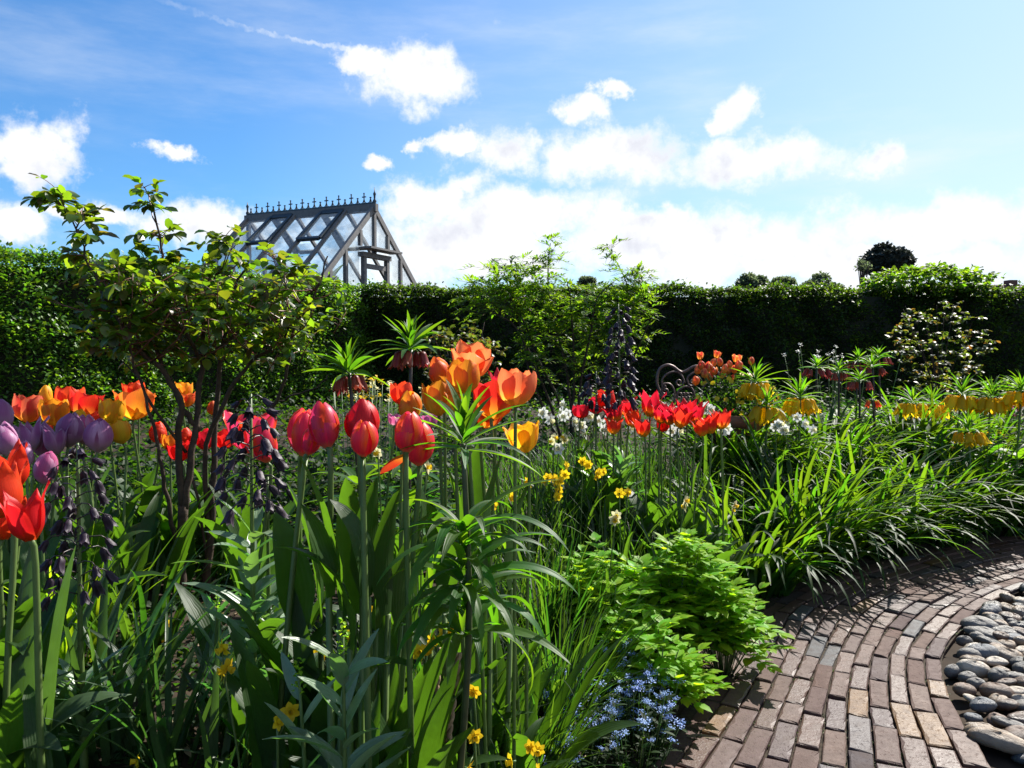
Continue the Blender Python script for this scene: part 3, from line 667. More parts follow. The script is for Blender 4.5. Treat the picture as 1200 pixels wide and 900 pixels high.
def rose_tree():
    d0 = 2.4; b = P(212, 712, d0); gz = g(b.x, b.y); r0 = root('rose_bush', (b.x, b.y, gz), 'tall open rose bush with dark thorny stems and bronze tipped leaves', 'bush')
    off = np.array([b.x, b.y, gz])
    B = [([(212, 735), (212, 690), (213, 640), (215, 592)], [2.4, 2.4, 2.4, 2.4], (.024, .021)),
         ([(215, 600), (222, 545), (233, 480), (236, 420), (243, 360), (250, 318)], [2.4, 2.4, 2.42, 2.45, 2.5, 2.55], (.017, .006)),
         ([(214, 598), (208, 520), (212, 475), (196, 440), (165, 410), (138, 375), (112, 330)], [2.4, 2.38, 2.35, 2.32, 2.25, 2.2, 2.2], (.016, .004)),
         ([(235, 505), (215, 478), (192, 430), (180, 390), (186, 330), (190, 290), (177, 232)], [2.42, 2.4, 2.38, 2.36, 2.35, 2.35, 2.35], (.013, .003)),
         ([(208, 640), (198, 600), (190, 545), (182, 505), (168, 455), (150, 405), (150, 350)], [2.4, 2.35, 2.3, 2.28, 2.25, 2.2, 2.2], (.010, .003)),
         ([(240, 700), (247, 620), (250, 540), (254, 460), (262, 400), (270, 345), (292, 310)], [2.5, 2.5, 2.5, 2.5, 2.5, 2.5, 2.5], (.018, .004)),
         ([(246, 640), (240, 540), (262, 470), (295, 425), (330, 400), (352, 355), (378, 325)], [2.5, 2.48, 2.45, 2.45, 2.42, 2.4, 2.4], (.012, .003)),
         ([(262, 560), (300, 510), (325, 470), (338, 430), (345, 385), (372, 340), (384, 300)], [2.45, 2.45, 2.45, 2.4, 2.4, 2.4, 2.4], (.009, .003)),
         ([(326, 470), (350, 462), (378, 448), (384, 440)], [2.45, 2.4, 2.35, 2.35], (.004, .002)),
         ([(138, 375), (115, 330), (98, 290), (80, 250), (64, 235)], [2.2, 2.2, 2.2, 2.2, 2.2], (.005, .002)),
         ([(225, 560), (243, 660), (248, 705)], [2.45, 2.5, 2.5], (.006, .008)),
         ([(218, 530), (175, 470), (160, 440), (120, 400)], [2.4, 2.3, 2.3, 2.3], (.007, .002)),
         ([(240, 430), (210, 380), (160, 350), (130, 340)], [2.45, 2.3, 2.2, 2.1], (.008, .002)),
         ([(243, 420), (290, 380), (330, 350), (345, 330)], [2.45, 2.5, 2.6, 2.6], (.008, .002)),
         ([(250, 330), (265, 300), (258, 288)], [2.5, 2.45, 2.45], (.003, .002))]
    st = MB(); tips = []
    for pts, dp, r in B:
        q, rr = px_branch(pts, dp, (r[0]*.8, r[1]*.8)); st.add(*tube(q-off, rr, 8)); tips.append((q, rr))
        # thorns
        for k_ in range(2, len(q)-1):
            a = rng.uniform(0, 6.3); st.add(*tube([q[k_]-off, q[k_]-off+np.array([math.cos(a), math.sin(a), -.2])*(rr[k_]+.006)], [.002, .0004], 3))
    lv = MB(); tw = MB()
    ctr = np.array(P(235, 378, 2.4)); rad = np.array([.48, .36, .235])
    for q, rr in tips:
        hi = [k_ for k_ in range(len(q)) if q[k_][2] > 1.1-(430-405)/880*2.4]
        for k_ in hi:
            for rep in range(1 if rr[k_] > .0035 or q[-1][2] > 1.42 else 2):
                a = rng.uniform(0, 6.3); e = rng.uniform(.0, 1.2); Lt = rng.uniform(.08, .26)
                p0 = q[k_]; p1 = p0+Lt*.5*np.array([math.cos(a)*math.cos(e), math.sin(a)*math.cos(e), math.sin(e)]); p2 = p1+Lt*.5*np.array([math.cos(a)*math.cos(e+.3), math.sin(a)*math.cos(e+.3), math.sin(e+.3)])
                if k_ > len(q)//3 and q[-1][2] > 1.42: p1 = p0+(p1-p0)*.25; p2 = p0+(p2-p0)*.25
                elif np.sum(((p2-ctr)/rad)**2) > 1.1 or p2[2] > EYE+(405-272)/FPX*2.4: continue
                tw.add(*tube([p0-off, p1-off, p2-off], [.0028, .002, .0014], 4))
                for j in range(4):
                    f = rng.uniform(.15, 1); bp_ = (p0*(1-f)+p1*f if f < .5 else p1*(1-f)+p2*f)
                    compound(lv, bp_-off, rng.uniform(0, 6.3), rng.uniform(.03, .06), rng.uniform(-.2, 1.0), rng.choice([3, 5]), rng.uniform(.028, .047))
    for pts_ in range(62):   # leafy fill of the crown
        v = rng.normal(0, 1, 3); v /= np.linalg.norm(v); p0 = ctr+v*rad*rng.uniform(.25, .95)
        a = math.atan2(v[1], v[0]); p1 = p0+np.array([math.cos(a)*.04, math.sin(a)*.04, .07])
        tw.add(*tube([p0-off, p1-off], [.002, .001], 4))
        for j in range(4): compound(lv, p0*(.2*j)+p1*(1-.2*j)-off, rng.uniform(0, 6.3), rng.uniform(.03, .06), rng.uniform(-.2, 1.0), rng.choice([3, 5]), rng.uniform(.028, .047))
    [st.add(v_, f_, u_, 1) for v_, f_, u_ in [(np.concatenate(tw.v), np.concatenate(tw.f), np.concatenate(tw.uv))]]; obj('branches', st.mesh('branches', [M_bark, M_redtwig]), r0); obj('foliage', lv.mesh('foliage', [M_rose, M_redtwig]), r0)
rose_tree()
def small_rose(px, top, bot, wpx, d, label, n=260, mat=M_rose2, size=.045, name='rose_bush'):
    t = P(px, top, d); b = P(px, bot, d); gz = g(b.x, b.y); r0 = root(name, (b.x, d, gz), label, 'bush'); rw = wpx/2*d/FPX; hh = t.z-gz; dz = max(.25, (t.z-b.z)/2)
    st = MB(); lv = MB()
    for k_ in range(9):
        a = rng.uniform(0, 6.3); rr = rw*rng.uniform(.2, .9); e = np.array([math.cos(a)*rr, math.sin(a)*rr*.8, hh*rng.uniform(.75, .98)])
        st.add(*tube(smooth_line([(0, 0, -.02), e*np.array([.3, .3, .45]), e], 4), np.linspace(.009, .002, 9), 5))
    for k_ in range(n):
        v = rng.normal(0, 1, 3); v /= np.linalg.norm(v); rr = rng.uniform(.3, 1)**.5
        p = np.array([v[0]*rw*rr, v[1]*rw*.8*rr, hh-dz+v[2]*dz*rr*.95])
        if math.sin(p[0]*14+k_ % 3)+math.sin(p[2]*17) < -1.1: continue
        compound(lv, p, rng.uniform(0, 6.3), size, rng.uniform(-.1, 1), 5, size*rng.uniform(.8, 1.2))
    obj('branches', st.mesh('branches', M_bark), r0); obj('foliage', lv.mesh('foliage', [mat, M_redtwig]), r0)
small_rose(543, 372, 470, 100, 5.6, 'small rounded rose bush with bronze young leaves before the dark hedge', 240)
small_rose(1100, 352, 470, 115, 8.2, 'bronze tipped rose bush by the hedge on the right', 300, size=.055)
small_rose(1085, 312, 350, 150, 11.5, 'leafy bright green climber growing over the top of the hedge', 900, M_shrub, .07, 'climbing_shrub')
small_rose(1175, 440, 500, 60, 6.0, 'small green bush behind the yellow crown imperials at the right edge', 130, M_shrub, .04, 'leafy_bush')

def feathery_shrub():
    d = 6.8; b = P(668, 520, d); gz = g(b.x, b.y); r0 = root('feathery_shrub', (b.x, d, gz), 'multi stemmed shrub with feathery bright green leaves reaching above the hedge', 'shrub')
    off = np.array([b.x, d, gz]); st = MB(); lv = MB()
    S = [[(660, 520), (640, 460), (615, 400), (600, 350), (590, 315)], [(665, 520), (655, 470), (630, 420), (610, 370), (570, 345)], [(672, 520), (665, 440), (650, 380), (642, 330), (645, 285)],
         [(676, 520), (680, 450), (690, 400), (700, 350), (720, 330)], [(680, 520), (700, 470), (715, 420), (728, 370), (735, 335), (712, 290)], [(684, 520), (715, 450), (735, 400), (750, 350), (748, 320)],
         [(668, 520), (672, 460), (672, 400), (668, 350), (665, 330)], [(655, 520), (625, 450), (610, 390), (585, 370), (560, 355)], [(686, 520), (720, 470), (742, 420), (758, 385), (765, 370)]]
    for s in S:
        dp = d+rng.uniform(-.1, .1)+np.cumsum(rng.uniform(-.12, .12, len(s)))
        q, rr = px_branch(s, dp, (.016, .004)); st.add(*tube(q-off, rr, 5))
    def feather(base, az, L, el):
        t = np.arange(1, 7)/6.; rl = L*(.35+.0*t); pts = np.array([np.array(base)+L*tt*np.array([math.cos(az)*math.cos(el-.5*tt), math.sin(az)*math.cos(el-.5*tt), math.sin(el-.5*tt)]) for tt in np.r_[0, t]])
        lv.add(*tube(pts[::3], .0015, 3), mi=1)
        Bs = np.repeat(pts[2:], 2, 0); A = az+np.tile([.8, -.8], 5); sz = L*.42*np.repeat(1-.5*np.linspace(0, 1, 5), 2)
        Bs = np.r_[Bs, pts[-1:]]; A = np.r_[A, az]; sz = np.r_[sz, L*.35]; n = len(A)
        lv.add(*straps(n, Bs, A+rng.normal(0, .15, n), sz*1.15, sz*.38, el-.2+rng.normal(0, .2, n), .5, 3, .2, 'lance'))
    def blob(px, py, rx, ry, n, L):
        c = np.array(P(px, py, d))-off
        for k_ in range(n):
            v = rng.normal(0, 1, 3); v /= np.linalg.norm(v); r_ = rng.uniform(.3, 1)**.6
            feather(c+v*r_*np.array([rx, rx*.9, ry])*d/FPX, rng.uniform(0, 6.3), L*rng.uniform(.7, 1.2), rng.uniform(-.1, 1.1))
    for a in [(600, 335, 48, 34, 160, .17), (570, 350, 35, 22, 70, .16), (640, 365, 50, 35, 130, .17), (700, 365, 55, 35, 170, .17), (740, 350, 28, 36, 80, .16), (645, 300, 12, 28, 34, .13),
              (715, 300, 10, 20, 22, .12), (748, 322, 14, 14, 22, .12), (660, 410, 60, 28, 90, .17), (730, 400, 36, 26, 50, .15), (625, 440, 20, 35, 25, .14), (690, 450, 50, 30, 40, .14)]: blob(*a)
    obj('stems', st.mesh('stems', M_bark), r0); obj('foliage', lv.mesh('foliage', [M_shrub, M_twig]), r0)
feathery_shrub()

# ------------------------------------------------------------------ flowers
PROF = {'closed': ([0, .08, .2, .38, .55, .75, .9, 1], [.10, .44, .78, .98, 1, .88, .62, .30]),
        'cup': ([0, .08, .2, .4, .6, .8, 1], [.10, .45, .80, 1, 1.04, 1.0, .92]),
        'open': ([0, .08, .2, .4, .6, .8, 1], [.10, .5, .86, 1.08, 1.18, 1.25, 1.34]),
        'lily': ([0, .08, .2, .4, .6, .8, 1], [.10, .46, .76, .92, .95, 1.1, 1.42]),
        'bell': ([0, .06, .2, .45, .7, .9, 1], [.14, .50, .66, .72, .82, 1.0, 1.2])}
def petal(kind, th, R_, H_, inner, jr=.07, nu=6, nv=9):
    uu = np.linspace(-1, 1, nu+1); vv = np.linspace(0, 1, nv+1)
    rad = np.interp(vv, *PROF[kind])*R_*(.90 if inner else 1)*(1+rng.normal(0, jr*.5))
    rad = rad*(1+rng.normal(0, jr)*vv*1.5)
    wm = {'closed': .98, 'cup': .98, 'open': .95, 'lily': .66, 'bell': .60}[kind]*R_
    wv = wm*np.maximum(np.sin(np.pi*np.clip(vv*.93+.06, 0, 1)**(.95 if kind != 'lily' else .72)), .02)**(.55 if kind not in ('lily',) else .8)
    if kind in ('cup', 'open', 'closed'): wv = wm*np.interp(vv, [0, .1, .3, .6, .8, .92, 1], [.15, .42, .82, 1, .93, .68, .30])
    else: wv[-1] = wm*.06
    hh = H_*(.97 if inner else 1)*(1+rng.normal(0, jr*.6))
    z = hh*vv*(1-.10*(vv**3 if kind in ('open', 'lily') else 0)); ph1, ph2 = rng.uniform(0, 6.3, 2)
    P_ = np.zeros((nv+1, nu+1, 3))
    for a in range(nv+1):
        rc = max(rad[a], R_*.6) if kind != 'closed' else max(rad[a], R_*.42)
        ps = uu*wv[a]/rc
        tg = np.sin(ps)*rc; rr = rad[a]-rc*(1-np.cos(ps))
        ruf = (.035 if kind in ('cup', 'open', 'lily') else .012)*R_*vv[a]**2*(np.sin(uu*5+ph1)+.6*np.sin(uu*9+ph2))
        rr = rr+ruf+.03*R_*(uu == 0)*0
        P_[a, :, 0] = rr*np.cos(th)-tg*np.sin(th); P_[a, :, 1] = rr*np.sin(th)+tg*np.cos(th)
        zt = z[a]-(np.abs(uu)**2)*hh*.06*vv[a]+(.02*H_*np.sin(uu*6+ph2)*vv[a] if kind != 'closed' else 0)
        P_[a, :, 2] = zt
    uv = np.stack(np.meshgrid((uu+1)/2, vv), -1); w1 = nu+1
    f = [(a*w1+b, a*w1+b+1, (a+1)*w1+b+1, (a+1)*w1+b) for a in range(nv) for b in range(nu)]
    return P_.reshape(-1, 3), f, uv.reshape(-1, 2)
BC = {}
def bloom_mesh(kind, mat, var, ratio, n=3):
    jr_ = .11 if kind == 'closed' else .08
    key = (kind, mat.name, var, round(ratio, 2))
    if key not in BC:
        mb = MB(); o = rng.uniform(0, 2)
        for k_ in range(n): mb.add(*petal(kind, o+k_*2*math.pi/n+rng.normal(0, .06), ratio, 1, False, jr_))
        for k_ in range(n): mb.add(*petal(kind, o+math.pi/n+k_*2*math.pi/n+rng.normal(0, .06), ratio, 1, True, jr_))
        if kind in ('open', 'lily', 'cup'):   # pistil
            mb.add(*tube([(0, 0, .02), (0, 0, .45)], [.05, .035], 6))
        BC[key] = mb.mesh('bloom', mat)
    return BC[key]
LEAFM = {}
def tulip_leaf_mesh(v, mat=None):
    mat = mat or M_tulleaf; key = (v, mat.name)
    if key not in LEAFM:
        mb = MB(); r = np.random.default_rng(v+50)
        mb.add(*straps(1, (0, 0, 0), 0, 1.0, r.uniform(.13, .19), r.uniform(1.25, 1.5), r.uniform(.35, 1.5), 10, r.uniform(.25, .6), 'tulip', r.uniform(-.2, .2), 1.7, r.uniform(-.4, .4), .06)); LEAFM[key] = mb.mesh('leaf', mat)
    return LEAFM[key]
def orient(v, spin):
    return (Vector(v).to_track_quat('Z', 'Y') @ Matrix.Rotation(spin, 4, 'Z').to_quaternion()).to_euler()
STEMS = {}
def tulip(px, py, d, hpx, kind, mat, label, group, ratio=.40, tilt=None, nl=3, ll=.34, sr=.0042, stem=None, foot=None):
    H_ = hpx*d/FPX*1.10; top = P(px, py+hpx/2, d)
    if foot: bx, by = foot
    else: bx, by = top.x+rng.normal(0, .03), top.y+rng.normal(0, .03)
    gz = g(bx, by); r0 = root('tulip', (bx, by, gz), label, 'tulip', group)
    tl = Vector(tilt) if tilt else Vector((rng.normal(0, .12), rng.normal(0, .1), 1)); tl.normalize()
    e = np.array(top)-np.array([bx, by, gz])
    q = smooth_line([(0, 0, -.03), e*np.array([.35, .35, .5]), e-np.array(tl)*.04, e], 3)
    mb = MB(); mb.add(*tube(q, np.linspace(sr*1.2, sr, len(q)), 7)); obj('stem', mb.mesh('stem', stem or M_stem), r0)
    obj('bloom', bloom_mesh(kind, mat, random.randrange(4), ratio*(.9 if kind == 'closed' else 1)), r0, tuple(e), orient(tl, rng.uniform(0, 6.3)), H_)
    a0 = rng.uniform(0, 6.3)
    for k_ in range(nl):
        L = ll*rng.uniform(.75, 1.15)*(1-.12*k_); zl = (.03+.07*k_) if group != GC else (.16+.07*k_); obj('leaf', tulip_leaf_mesh(random.randrange(8)), r0, tuple(e*np.array([.5, .5, 0])*zl/e[2]+np.array([0, 0, zl])), (0, 0, a0+k_*2.4+rng.normal(0, .2)), (L, L*(1.6 if d > 1.8 else 1.0), L))
    return r0

GA, GP, GR, GC, GO, GM, GS = ('orange and yellow tulips at the left', 'lilac tulips at the left', 'scarlet tulips behind the rose stems', 'pink red tulips in the foreground',
                              'orange tulip group in the centre', 'scarlet tulips in the middle of the bed', 'small tulips in the terracotta pot')
T = [
 (32, 481, 2.5, 29, 'cup', P_salmon, 'salmon orange ruffled tulip at the far left of the orange group', GA, .5),
 (51, 468, 2.6, 24, 'closed', P_yellow, 'plain yellow closed tulip rising behind the salmon one', GA, .36),
 (64, 485, 2.4, 27, 'cup', P_amber, 'amber cup tulip right of the salmon one above the lilac tulips', GA, .5),
 (80, 469, 2.75, 26, 'cup', P_redor, 'red orange ruffled tulip, tallest at the back of the left group', GA, .5),
 (97, 475, 2.6, 31, 'open', P_redor, 'wide open red orange tulip with flaring petal', GA, .45),
 (93, 491, 2.3, 21, 'closed', P_yellow, 'small yellow tulip in front of the red orange ones', GA, .45),
 (106, 497, 2.5, 22, 'open', P_redor, 'red tulip half hidden between lilac and yellow blooms', GA, .45),
 (58, 509, 2.5, 22, 'cup', P_redor, 'orange red tulip hidden low behind the lilac tulips', GA, .5),
 (130, 484, 2.4, 26, 'cup', P_yellow, 'golden cup tulip standing alone right of the group', GA, .5),
 (144, 508, 2.2, 24, 'cup', P_yellow, 'pale golden tulip, lowest of the orange group', GA, .45),
 (157, 475, 2.6, 34, 'open', P_orange, 'big glowing orange tulip close to the rose bush', GA, .48),
 (160, 459, 2.8, 20, 'cup', P_redor, 'red orange bloom peeping above the big orange tulip', GA, .5),
 (214, 459, 3.1, 18, 'cup', P_amber, 'amber tulip seen between the rose stems high up', GA, .5),
 (220, 469, 3.0, 16, 'open', P_orange, 'orange tulip seen just under the amber one between rose stems', GA, .5),
 (249, 479, 3.0, 15, 'closed', P_orange, 'small orange tulip right of the rose trunk', GA, .45),
 (36, 510, 2.0, 40, 'lily', P_purple, 'lilac tulip with spreading pointed petals under the salmon one', GP, .32),
 (3, 488, 1.95, 36, 'closed', P_purple, 'lilac tulip cut by the left edge, upper one', GP, .4),
 (9, 517, 1.8, 34, 'closed', P_purple, 'rounded lilac tulip with sunlit patch at the left edge', GP, .42),
 (66, 513, 2.0, 38, 'lily', P_purple, 'lilac tulip with long narrow petals in the middle of its group', GP, .32),
 (80, 506, 2.05, 36, 'closed', P_purple, 'upright lilac tulip just right of the long petalled one', GP, .4),
 (99, 506, 2.1, 30, 'closed', P_mauve, 'mauve pink tulip squeezed between two lilac ones', GP, .4),
 (114, 513, 2.0, 34, 'closed', P_purple, 'broad dark lilac tulip at the right of its group', GP, .45),
 (51, 549, 1.75, 36, 'closed', P_mauve, 'pink lilac closed tulip hanging low above the scarlet tulips', GP, .36),
 (30, 535, 1.9, 28, 'closed', P_purple, 'pale lilac tulip behind the big scarlet bloom', GP, .4),
 (50, 522, 2.05, 30, 'closed', P_mauve, 'deep pink tulip in shade under the lilac ones', GP, .4),
 (9, 572, 1.22, 66, 'lily', P_red, 'large scarlet lily flowered tulip cut by the left edge', 'large scarlet tulips at the left edge', .36),
 (36, 602, 1.15, 62, 'lily', P_red, 'large scarlet tulip with pointed petals, lower front at the left', 'large scarlet tulips at the left edge', .33),
 (18, 545, 1.35, 54, 'lily', P_red, 'scarlet tulip leaning in behind the large one at the left edge', 'large scarlet tulips at the left edge', .36),
 (2, 604, 1.3, 56, 'lily', P_red, 'scarlet tulip barely showing at the left edge below the others', 'large scarlet tulips at the left edge', .36),
 (186, 508, 2.6, 24, 'closed', P_red, 'scarlet tulip left of the rose trunk beside a yellow one', GR, .42),
 (199, 519, 2.5, 18, 'cup', P_amber, 'yellow orange tulip low beside the rose trunk', GR, .45),
 (213, 529, 2.5, 24, 'open', P_red, 'scarlet tulip low between the rose stems', GR, .42),
 (219, 513, 2.7, 20, 'closed', P_red, 'scarlet tulip directly behind the rose trunk', GR, .42),
 (241, 517, 2.7, 22, 'cup', P_red, 'scarlet tulip right of the main rose trunk', GR, .42),
 (263, 516, 2.6, 22, 'open', P_red, 'scarlet tulip between rose stem and black bells', GR, .42),
 (292, 506, 1.7, 50, 'open', P_pinkred, 'pink red tulip behind the black bells, left one', GC, .38),
 (313, 521, 1.5, 42, 'closed', P_pinkred, 'pink red egg shaped tulip right behind the black bells', GC, .40),
 (354, 510, 1.38, 48, 'closed', P_pinkred, 'pink red tulip, leftmost of the foreground row', GC, .36),
 (361, 517, 1.30, 32, 'closed', P_pinkred, 'small pink red bloom pressed against the leftmost foreground tulip', GC, .36),
 (384, 502, 1.26, 48, 'closed', P_pinkred, 'large egg shaped pink red tulip, second of the foreground row', GC, .38),
 (423, 496, 1.28, 48, 'closed', P_red, 'orange red tulip behind the third foreground bloom', GC, .42),
 (426, 517, 1.16, 37, 'closed', P_pinkred, 'bright pink red tulip in front of the orange red one', GC, .42),
 (477, 510, 1.20, 42, 'closed', P_pinkred, 'crimson pink tulip standing above the loose hanging petal', GC, .40),
 (491, 524, 1.28, 44, 'closed', P_pinkred, 'crimson tulip leaning behind the one with the hanging petal', GC, .40),
 (471, 463, 1.95, 24, 'cup', P_red, 'scarlet tulip behind the dark crown imperial stem', GO, .48),
 (480, 476, 1.75, 32, 'closed', P_amber, 'yellow and red tulip behind the crimson foreground tulips', GO, .42),
 (462, 492, 2.3, 14, 'open', P_mauve, 'tiny striped pink tulip left of the crimson foreground pair', GO, .45),
 (505, 493, 2.2, 16, 'open', P_mauve, 'tiny pink tulip under the orange group', GO, .45),
 (517, 437, 1.65, 30, 'closed', P_orange, 'orange closed tulip at the upper left of the orange group', GO, .42),
 (550, 423, 1.60, 38, 'open', P_salmon, 'topmost wide orange tulip glowing against the hedge', GO, .46),
 (545, 444, 1.46, 37, 'cup', P_amber, 'sunlit yellow orange cup tulip in front of the topmost one', GO, .46),
 (514, 469, 1.50, 37, 'cup', P_amber, 'apricot tulip at the lower left of the orange group', GO, .40),
 (534, 471, 1.46, 30, 'lily', P_amber, 'apricot tulip with narrow upright petals beside the lily leaves', GO, .34),
 (578, 470, 1.55, 44, 'open', P_redor, 'broad red orange tulip in the middle of the orange group', GO, .46),
 (585, 450, 1.7, 30, 'lily', P_red, 'scarlet tulip with curling tips behind the right orange bloom', GO, .42),
 (604, 457, 1.46, 40, 'cup', P_salmon, 'glowing salmon orange tulip at the right of the orange group', GO, .48),
 (568, 488, 1.6, 28, 'open', P_redor, 'low red orange tulip behind the lily leaf tuft', GO, .46),
 (617, 513, 1.55, 34, 'open', P_yellow, 'single golden yellow tulip opening wide, right of the orange group', 'golden yellow tulip', .42),
 (680, 483, 3.3, 15, 'cup', P_red, 'scarlet tulip above the white daffodils, farthest left of its row', GM, .55),
 (697, 477, 3.4, 16, 'cup', P_red, 'scarlet tulip second from the left above the white daffodils', GM, .55),
 (711, 470, 3.3, 21, 'cup', P_red, 'taller scarlet tulip left of the tall black bell spike', GM, .5),
 (722, 484, 3.2, 22, 'lily', P_redlily, 'scarlet tulip tucked behind the black bell spike', GM, .4),
 (736, 477, 3.3, 24, 'lily', P_redlily, 'spiky scarlet tulip right of the black bell spike', GM, .4),
 (743, 490, 3.2, 22, 'lily', P_redlily, 'scarlet tulip leaning right with spread petals near the black spike', GM, .4),
 (719, 499, 3.1, 20, 'lily', P_redlily, 'low scarlet tulip at the foot of the left scarlet row', GM, .4),
 (762, 473, 3.2, 31, 'lily', P_redlily, 'tallest scarlet tulip left of the scrolled chair', GM, .36),
 (755, 501, 3.05, 22, 'lily', P_redlily, 'low scarlet tulip under the tallest one', GM, .42),
 (774, 484, 3.15, 24, 'lily', P_redlily, 'scarlet tulip with yellow foot just right of the tallest one', GM, .4),
 (785, 485, 3.1, 25, 'lily', P_redlily, 'scarlet tulip with yellow foot, second right of the tallest', GM, .4),
 (796, 489, 3.05, 24, 'lily', P_redlily, 'scarlet tulip with yellow foot in the middle of the right row', GM, .42),
 (805, 480, 3.15, 26, 'lily', P_redlily, 'scarlet tulip in front of the scrolled chair back', GM, .4),
 (814, 485, 3.1, 26, 'lily', P_redlily, 'scarlet tulip just right of the chair scrolls', GM, .4),
 (776, 499, 3.2, 14, 'cup', P_red, 'small scarlet bud low in the right row', GM, .5),
 (823, 500, 3.0, 22, 'lily', P_redlily, 'low scarlet tulip before the pot, left of three', GM, .42),
 (833, 496, 3.0, 24, 'lily', P_redlily, 'scarlet tulip before the pot, middle of three', GM, .42),
 (845, 491, 3.0, 24, 'lily', P_redlily, 'scarlet tulip before the pot, right of three', GM, .42),
]
for t in T:
    px, py, d, h, kd, mt, lb, gr, ra = t
    big = gr in (GC,) or d < 1.3
    far = d > 2.9
    tulip(px, py, d, h, kd, mt, lb, gr, ra, ll=.38 if d < 1.8 else .33, nl=4 if gr == GC else 3, sr=.0046 if d < 1.4 else .0034)
# the loose petal hanging from the crimson tulip
c = P(477, 531, 1.20); mb = MB()
mb.add(*straps(1, (0, 0, 0), math.pi, .056, .032, -.45, .5, 8, -.25, 'ovate', .5)); lp = obj('fallen_petal', mb.mesh('fallen_petal', P_redor), None, c)
tag(lp, 'single orange red petal dropping away from the crimson tulip', 'petal')
# broad tulip leaves at the front
def broad(px, py, d, L, wd, az, el0, bend, label, mat=None, fold=.35, roll=0.):
    c = P(px, py, d); gz = g(c.x, c.y); 
    mb = MB(); mb.add(*straps(1, (0, 0, 0), az, L, wd, el0, bend, 14, fold, 'tulip', roll, 1.8, 0, .05)); return mb
TL = [(372, 660, 1.2, .50, .062, 2.4, 1.45, .25), (405, 690, 1.15, .46, .07, .4, 1.35, 1.0), (350, 700, 1.2, .44, .075, 2.9, 1.4, .7), (430, 700, 1.2, .5, .065, 1.6, 1.5, .2), (300, 690, 1.5, .4, .08, 2.6, 1.3, .6),
      (440, 720, 1.1, .42, .07, -.3, 1.3, 1.4), (380, 730, 1.1, .40, .07, -2.6, 1.35, 1.2), (465, 700, 1.3, .45, .06, 1.0, 1.45, .3), (600, 690, 1.6, .42, .08, .5, 1.25, .7), (618, 700, 1.55, .40, .08, -.2, 1.2, 1.0),
      (630, 680, 1.7, .45, .07, .2, 1.3, .5), (590, 700, 1.7, .45, .08, 1.8, 1.4, .3)]
def leaf_tuft(px, d, rows, label, mat, name='tulip_leaves'):
    c = P(px, 700, d); gz = g(c.x, d); r0 = root(name, (c.x, d, gz), label, 'leaves'); 
    for (dx, dy, L, wd, az, el0, bend) in rows:
        mb = MB(); mb.add(*straps(1, (0, 0, 0), az, L, wd*.85, el0, bend, 14, .35, 'tulip', rng.normal(0, .15), 1.8, rng.normal(0, .2), .05)); obj('leaf', mb.mesh('leaf', mat), r0, (dx, dy, .10 if d < 1.5 else 0))
leaf_tuft(395, 1.25, [(-.03, 0, .56, .065, 2.4, 1.5, .25), (-.06, .02, .46, .08, 2.9, 1.4, .9), (.04, .06, .5, .06, 1.6, 1.5, .2),
                      (.08, .0, .5, .06, .6, 1.45, .5), (.02, .05, .5, .08, 3.5, 1.4, .5), (-.02, -.05, .5, .06, 1.2, 1.5, .6)], 'broad upright tulip leaves below the pink red foreground tulips', M_tulleaf)
def upright_leaves(px, d, rows, label):
    c = P(px, 700, d); gz = g(c.x, d); r0 = root('tulip_leaves', (c.x, d, gz), label, 'leaves')
    for (bx, by, tx, ty, dd, wd, bend) in rows:
        a, b = P(bx, by, d+dd), P(tx, ty, d+dd+rng.normal(0, .02)); v = b-a; L = v.length*(1+bend*bend*.04)
        az = math.atan2(v.y, v.x); el = math.atan2(v.z, math.hypot(v.x, v.y))
        mb = MB(); mb.add(*straps(1, (0, 0, 0), az, L, wd*1.2, el+bend*.42, bend, 14, .35, 'tulip', rng.normal(0, .25), 1.4, 0, .05)); obj('leaf', mb.mesh('leaf', M_tulleaf), r0, (a.x-c.x, a.y-d, a.z-gz))
        st = MB(); st.add(*tube([(a.x-c.x, a.y-d, a.z-gz), ((a.x-c.x)*.7, (a.y-d)*.7, -.02)], [.005, .008], 6)); obj('leaf_base', st.mesh('leaf_base', M_stem), r0)
upright_leaves(395, 1.22, [(398, 715, 348, 530, 0, .050, .35), (425, 700, 386, 585, -.03, .046, .9), (385, 700, 352, 590, -.05, .048, .5), (410, 760, 320, 640, -.04, .05, 1.5), (432, 700, 442, 560, .03, .055, .3), (455, 720, 470, 570, .05, .05, .5),
                         (400, 740, 372, 610, .06, .06, .3), (440, 740, 420, 590, .08, .06, .3), (350, 740, 322, 600, .08, .06, .4), (470, 730, 505, 600, .1, .055, .6), (415, 720, 405, 560, .1, .055, .2), (375, 730, 335, 565, .12, .055, .4)], 'tall pointed tulip leaves rising between the pink red tulip stems')
upright_leaves(560, 1.5, [(540, 680, 520, 540, .05, .06, .4), (575, 680, 590, 530, .0, .06, .4), (500, 690, 485, 560, .05, .06, .4), (560, 680, 560, 520, .1, .06, .3), (600, 690, 625, 560, .05, .06, .5), (520, 700, 500, 590, -.02, .06, .6)], 'tall tulip leaves between the stems of the orange tulips')
leaf_tuft(455, 1.35, [(0, 0, .5, .07, 1.6, 1.5, .3), (.03, -.02, .34, .055, -.2, 1.4, 1.5), (-.04, 0, .5, .075, 2.8, 1.4, .8), (.05, .03, .5, .06, .7, 1.4, .6)], 'shaded broad leaves left of the lily whorls', M_tulleaf)
leaf_tuft(540, 1.6, [(rng.normal(0, .06), rng.normal(0, .04), rng.uniform(.42, .56), rng.uniform(.06, .08), a_, rng.uniform(1.3, 1.5), rng.uniform(.2, .8)) for a_ in np.arange(9)*.75], 'broad tulip leaves among the stems of the orange group', M_tulleaf)
